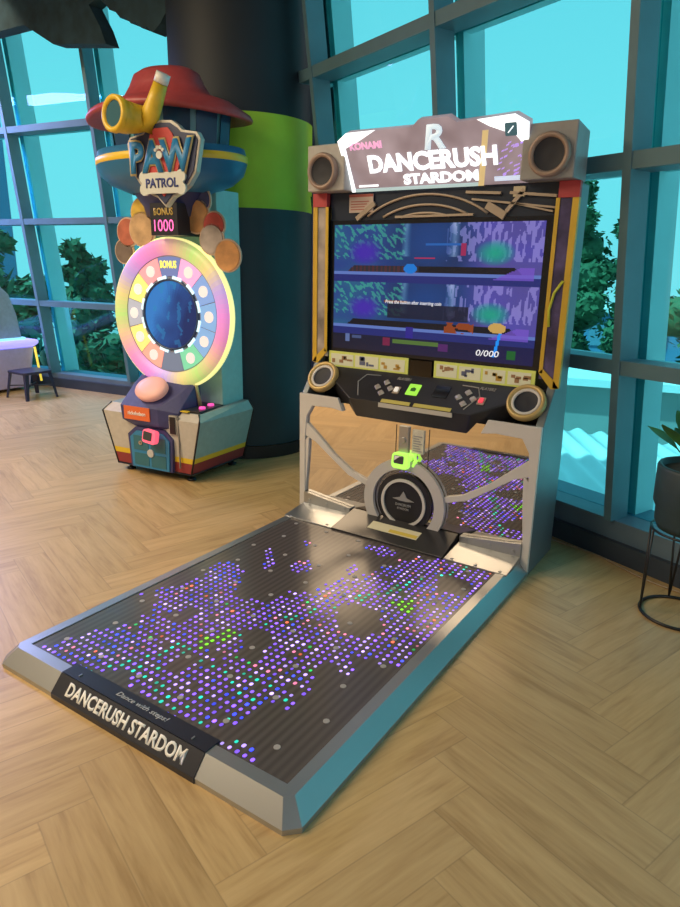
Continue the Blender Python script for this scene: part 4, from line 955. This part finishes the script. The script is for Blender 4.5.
# ------------------------------------------------------------ kids game at far left
kg = thing('childrens_game', 'white childrens game table with rounded clear backboard and violet lit tray', 'arcade machine', (-5.0, .80, 0))
b_ = MB(); b_.hull([(x, y, z) for x, y, z in ((-.5,-.5,.03),(.42,-.5,.03),(.42,.42,.03),(-.5,.42,.03),(-.55,-.52,.46),(.50,-.52,.46),(.50,.46,.46),(-.55,.46,.46))]); b_.build('cabinet_body', mat('kids_white_violet_tint', (.50,.47,.78), .45, noise=.06), kg, bevel=.02)  # white cabinet, with the violet light on it mixed into its colour
b_ = MB(); b_.hull([(x, y, z) for z, e_ in ((.46, .0), (.50, .04), (.535, .03)) for x, y in ((-.55-e_,-.54-e_),(.50+e_,-.54-e_),(.50+e_,.46+e_),(-.55-e_,.46+e_))]); b_.build('lit_tray', mat('tray_violet_light', (.4,.3,.8), .4, emit=(.42,.40,1.0), es=.95), kg, bevel=.015)
b_ = MB(); b_.box((-.45, -.44, .536), (.46, .40, .56)); b_.build('tray_glow', mat('tray_cyan_light', (.3,.7,.9), .4, emit=(.25,.75,1.0), es=.9), kg, bevel=.01)
b_ = MB(); bp_ = [(-.5,.55),(.36,.55),(.33,.80),(.27,1.0),(.18,1.09),(.06,1.13),(-.5,1.14)]
b_.prism(bp_, lambda a, b, d: (d+.43, a, b), -.02, .02); b_.build('backboard', mat('backboard_pale_blue', (.25,.38,.50), .3, noise=.1), kg, bevel=.01)
b_ = MB(); b_.lathe([(0,0),(.14,0),(.13,.05),(.09,.10),(.0001,.125)], Matrix.Translation((.25, .05, .56)), mat('dome_orange_lit', (.8,.4,.05), .4, emit=(1,.55,.08), es=.6), 24); b_.build('orange_dome', None, kg)
for y_ in (-.05, .20): 
    b_ = MB(); b_.tube([(.36, y_, .56), (.42, y_-.04, .72)], .015, None, 8); b_.build('toy_mallet', EDGE, kg)
b_ = MB(); b_.tube([(.56, .46, .10), (.53, .44, .46)], .012, None, 8); b_.build('added_yellow_rod', mat('rod_yellow_glow', (.8,.6,.05), .4, emit=(1,.8,.1), es=.7), kg)  # made-up glowing rod, stands in for a yellow streak beside the table
# stool
st_ = thing('stool', 'small dark metal stool in front of the white childrens game table', 'stool', (-4.16, .97, 0))
st_.scale = (.88, .88, .95)
SM = mat('stool_dark_metal', (.035,.04,.08), .4, .3)
b_ = MB(); b_.prism(rrect(.36, .36, .05), lambda a, b, d: (a, b, d), .265, .29); b_.build('seat', SM, st_, bevel=.005)
for sx_ in (-1, 1):
    for sy_ in (-1, 1):
        b_ = MB(); b_.hull([(sx_*x, sy_*y, z) for x, y, z in ((.205,.195,0),(.175,.195,0),(.205,.165,0),(.165,.16,.265),(.12,.16,.265),(.165,.115,.265))]); b_.build('leg', SM, st_)
b_ = MB(); b_.bar((-.17,-.17,.13), (.17,.17,.13), .012, .012); b_.bar((-.17,.17,.13), (.17,-.17,.13), .012, .012); b_.build('stretcher', SM, st_)

# ------------------------------------------------------------ planter at right
pl = thing('potted_plant', 'dark round planter on a thin black wire stand by the right window', 'plant', (1.89, -.025, 0))
PD = mat('pot_dark_grey', (.025,.05,.06), .5, noise=.1)
b_ = MB(); b_.lathe([(0,.37),(.125,.37),(.138,.40),(.140,.45),(.152,.475),(.155,.615),(.150,.625),(.140,.625),(.138,.60),(0,.60)], None, PD, 48); pot = b_.build('pot', None, pl)
b_ = MB(); b_.lathe([(0,.601),(.137,.601)], None, mat('soil', (.04,.03,.02), .95, noise=.3), 32); b_.build('soil', None, pot)
WI = mat('wire_black', (.012,.012,.015), .4)
b_ = MB(); b_.tube([(.14*math.cos(2*PI*k/40), .14*math.sin(2*PI*k/40), .007) for k in range(40)], .0065, None, 8, True)
stn = b_.build('floor_ring', WI, pl); b_ = MB(); b_.tube([(.143*math.cos(2*PI*k/40), .143*math.sin(2*PI*k/40), .365) for k in range(40)], .005, None, 8, True); b_.build('upper_ring', WI, pl)
for k in range(4):
    a = math.radians(200+90*k); b_ = MB()
    for da in (-.16, .16): b_.tube([(.14*math.cos(a), .14*math.sin(a), .01), (.143*math.cos(a+da), .143*math.sin(a+da), .365)], .0045, None, 8)
    b_.build('leg', WI, stn)
LF = mat('plant_leaf_green', (.05,.20,.04), .5, noise=.25, nscale=12)
rnd = random.Random(21)
for k in range(16):
    a = 2*PI*k/16*1.618*4; el = rnd.uniform(.85, 1.40); ln = rnd.uniform(.26, .42); b_ = MB(); vs = []; fs = []
    d = Vector((math.cos(a)*math.cos(el), math.sin(a)*math.cos(el), math.sin(el))); sd = Vector((-math.sin(a), math.cos(a), 0)); base_p = Vector((.03*math.cos(a), .03*math.sin(a), .60))
    for j in range(9):
        f = j/8; p = base_p + d*ln*f*1.0 + Vector((0, 0, -.10*f*f)) ; w = .002 if f < .35 else .035*math.sin(PI*(f-.35)/.65)+.002
        vs += [p - sd*w, p + Vector((0,0,-.004)), p + sd*w]
        if j: q = 3*(j-1); fs += [(q, q+3, q+4, q+1), (q+1, q+4, q+5, q+2)]
    b_.faces(vs, fs, None, True); b_.build('leaf', LF, pl, recalc=False)
# thin cable lying along the ledge
b_ = MB(); pts = []
for k in range(30):
    t = -.55 + 1.6*k/29; p = bR + dR*t + nR*(-.035 - .02*math.sin(k*.55)); pts.append((p.x, p.y, .005))
b_.tube(pts, .004, None, 6); tag(b_.build('cable', mat('cable_beige', (.35,.26,.17), .6)), 'thin beige cable on the floor along the window ledge', 'cable')
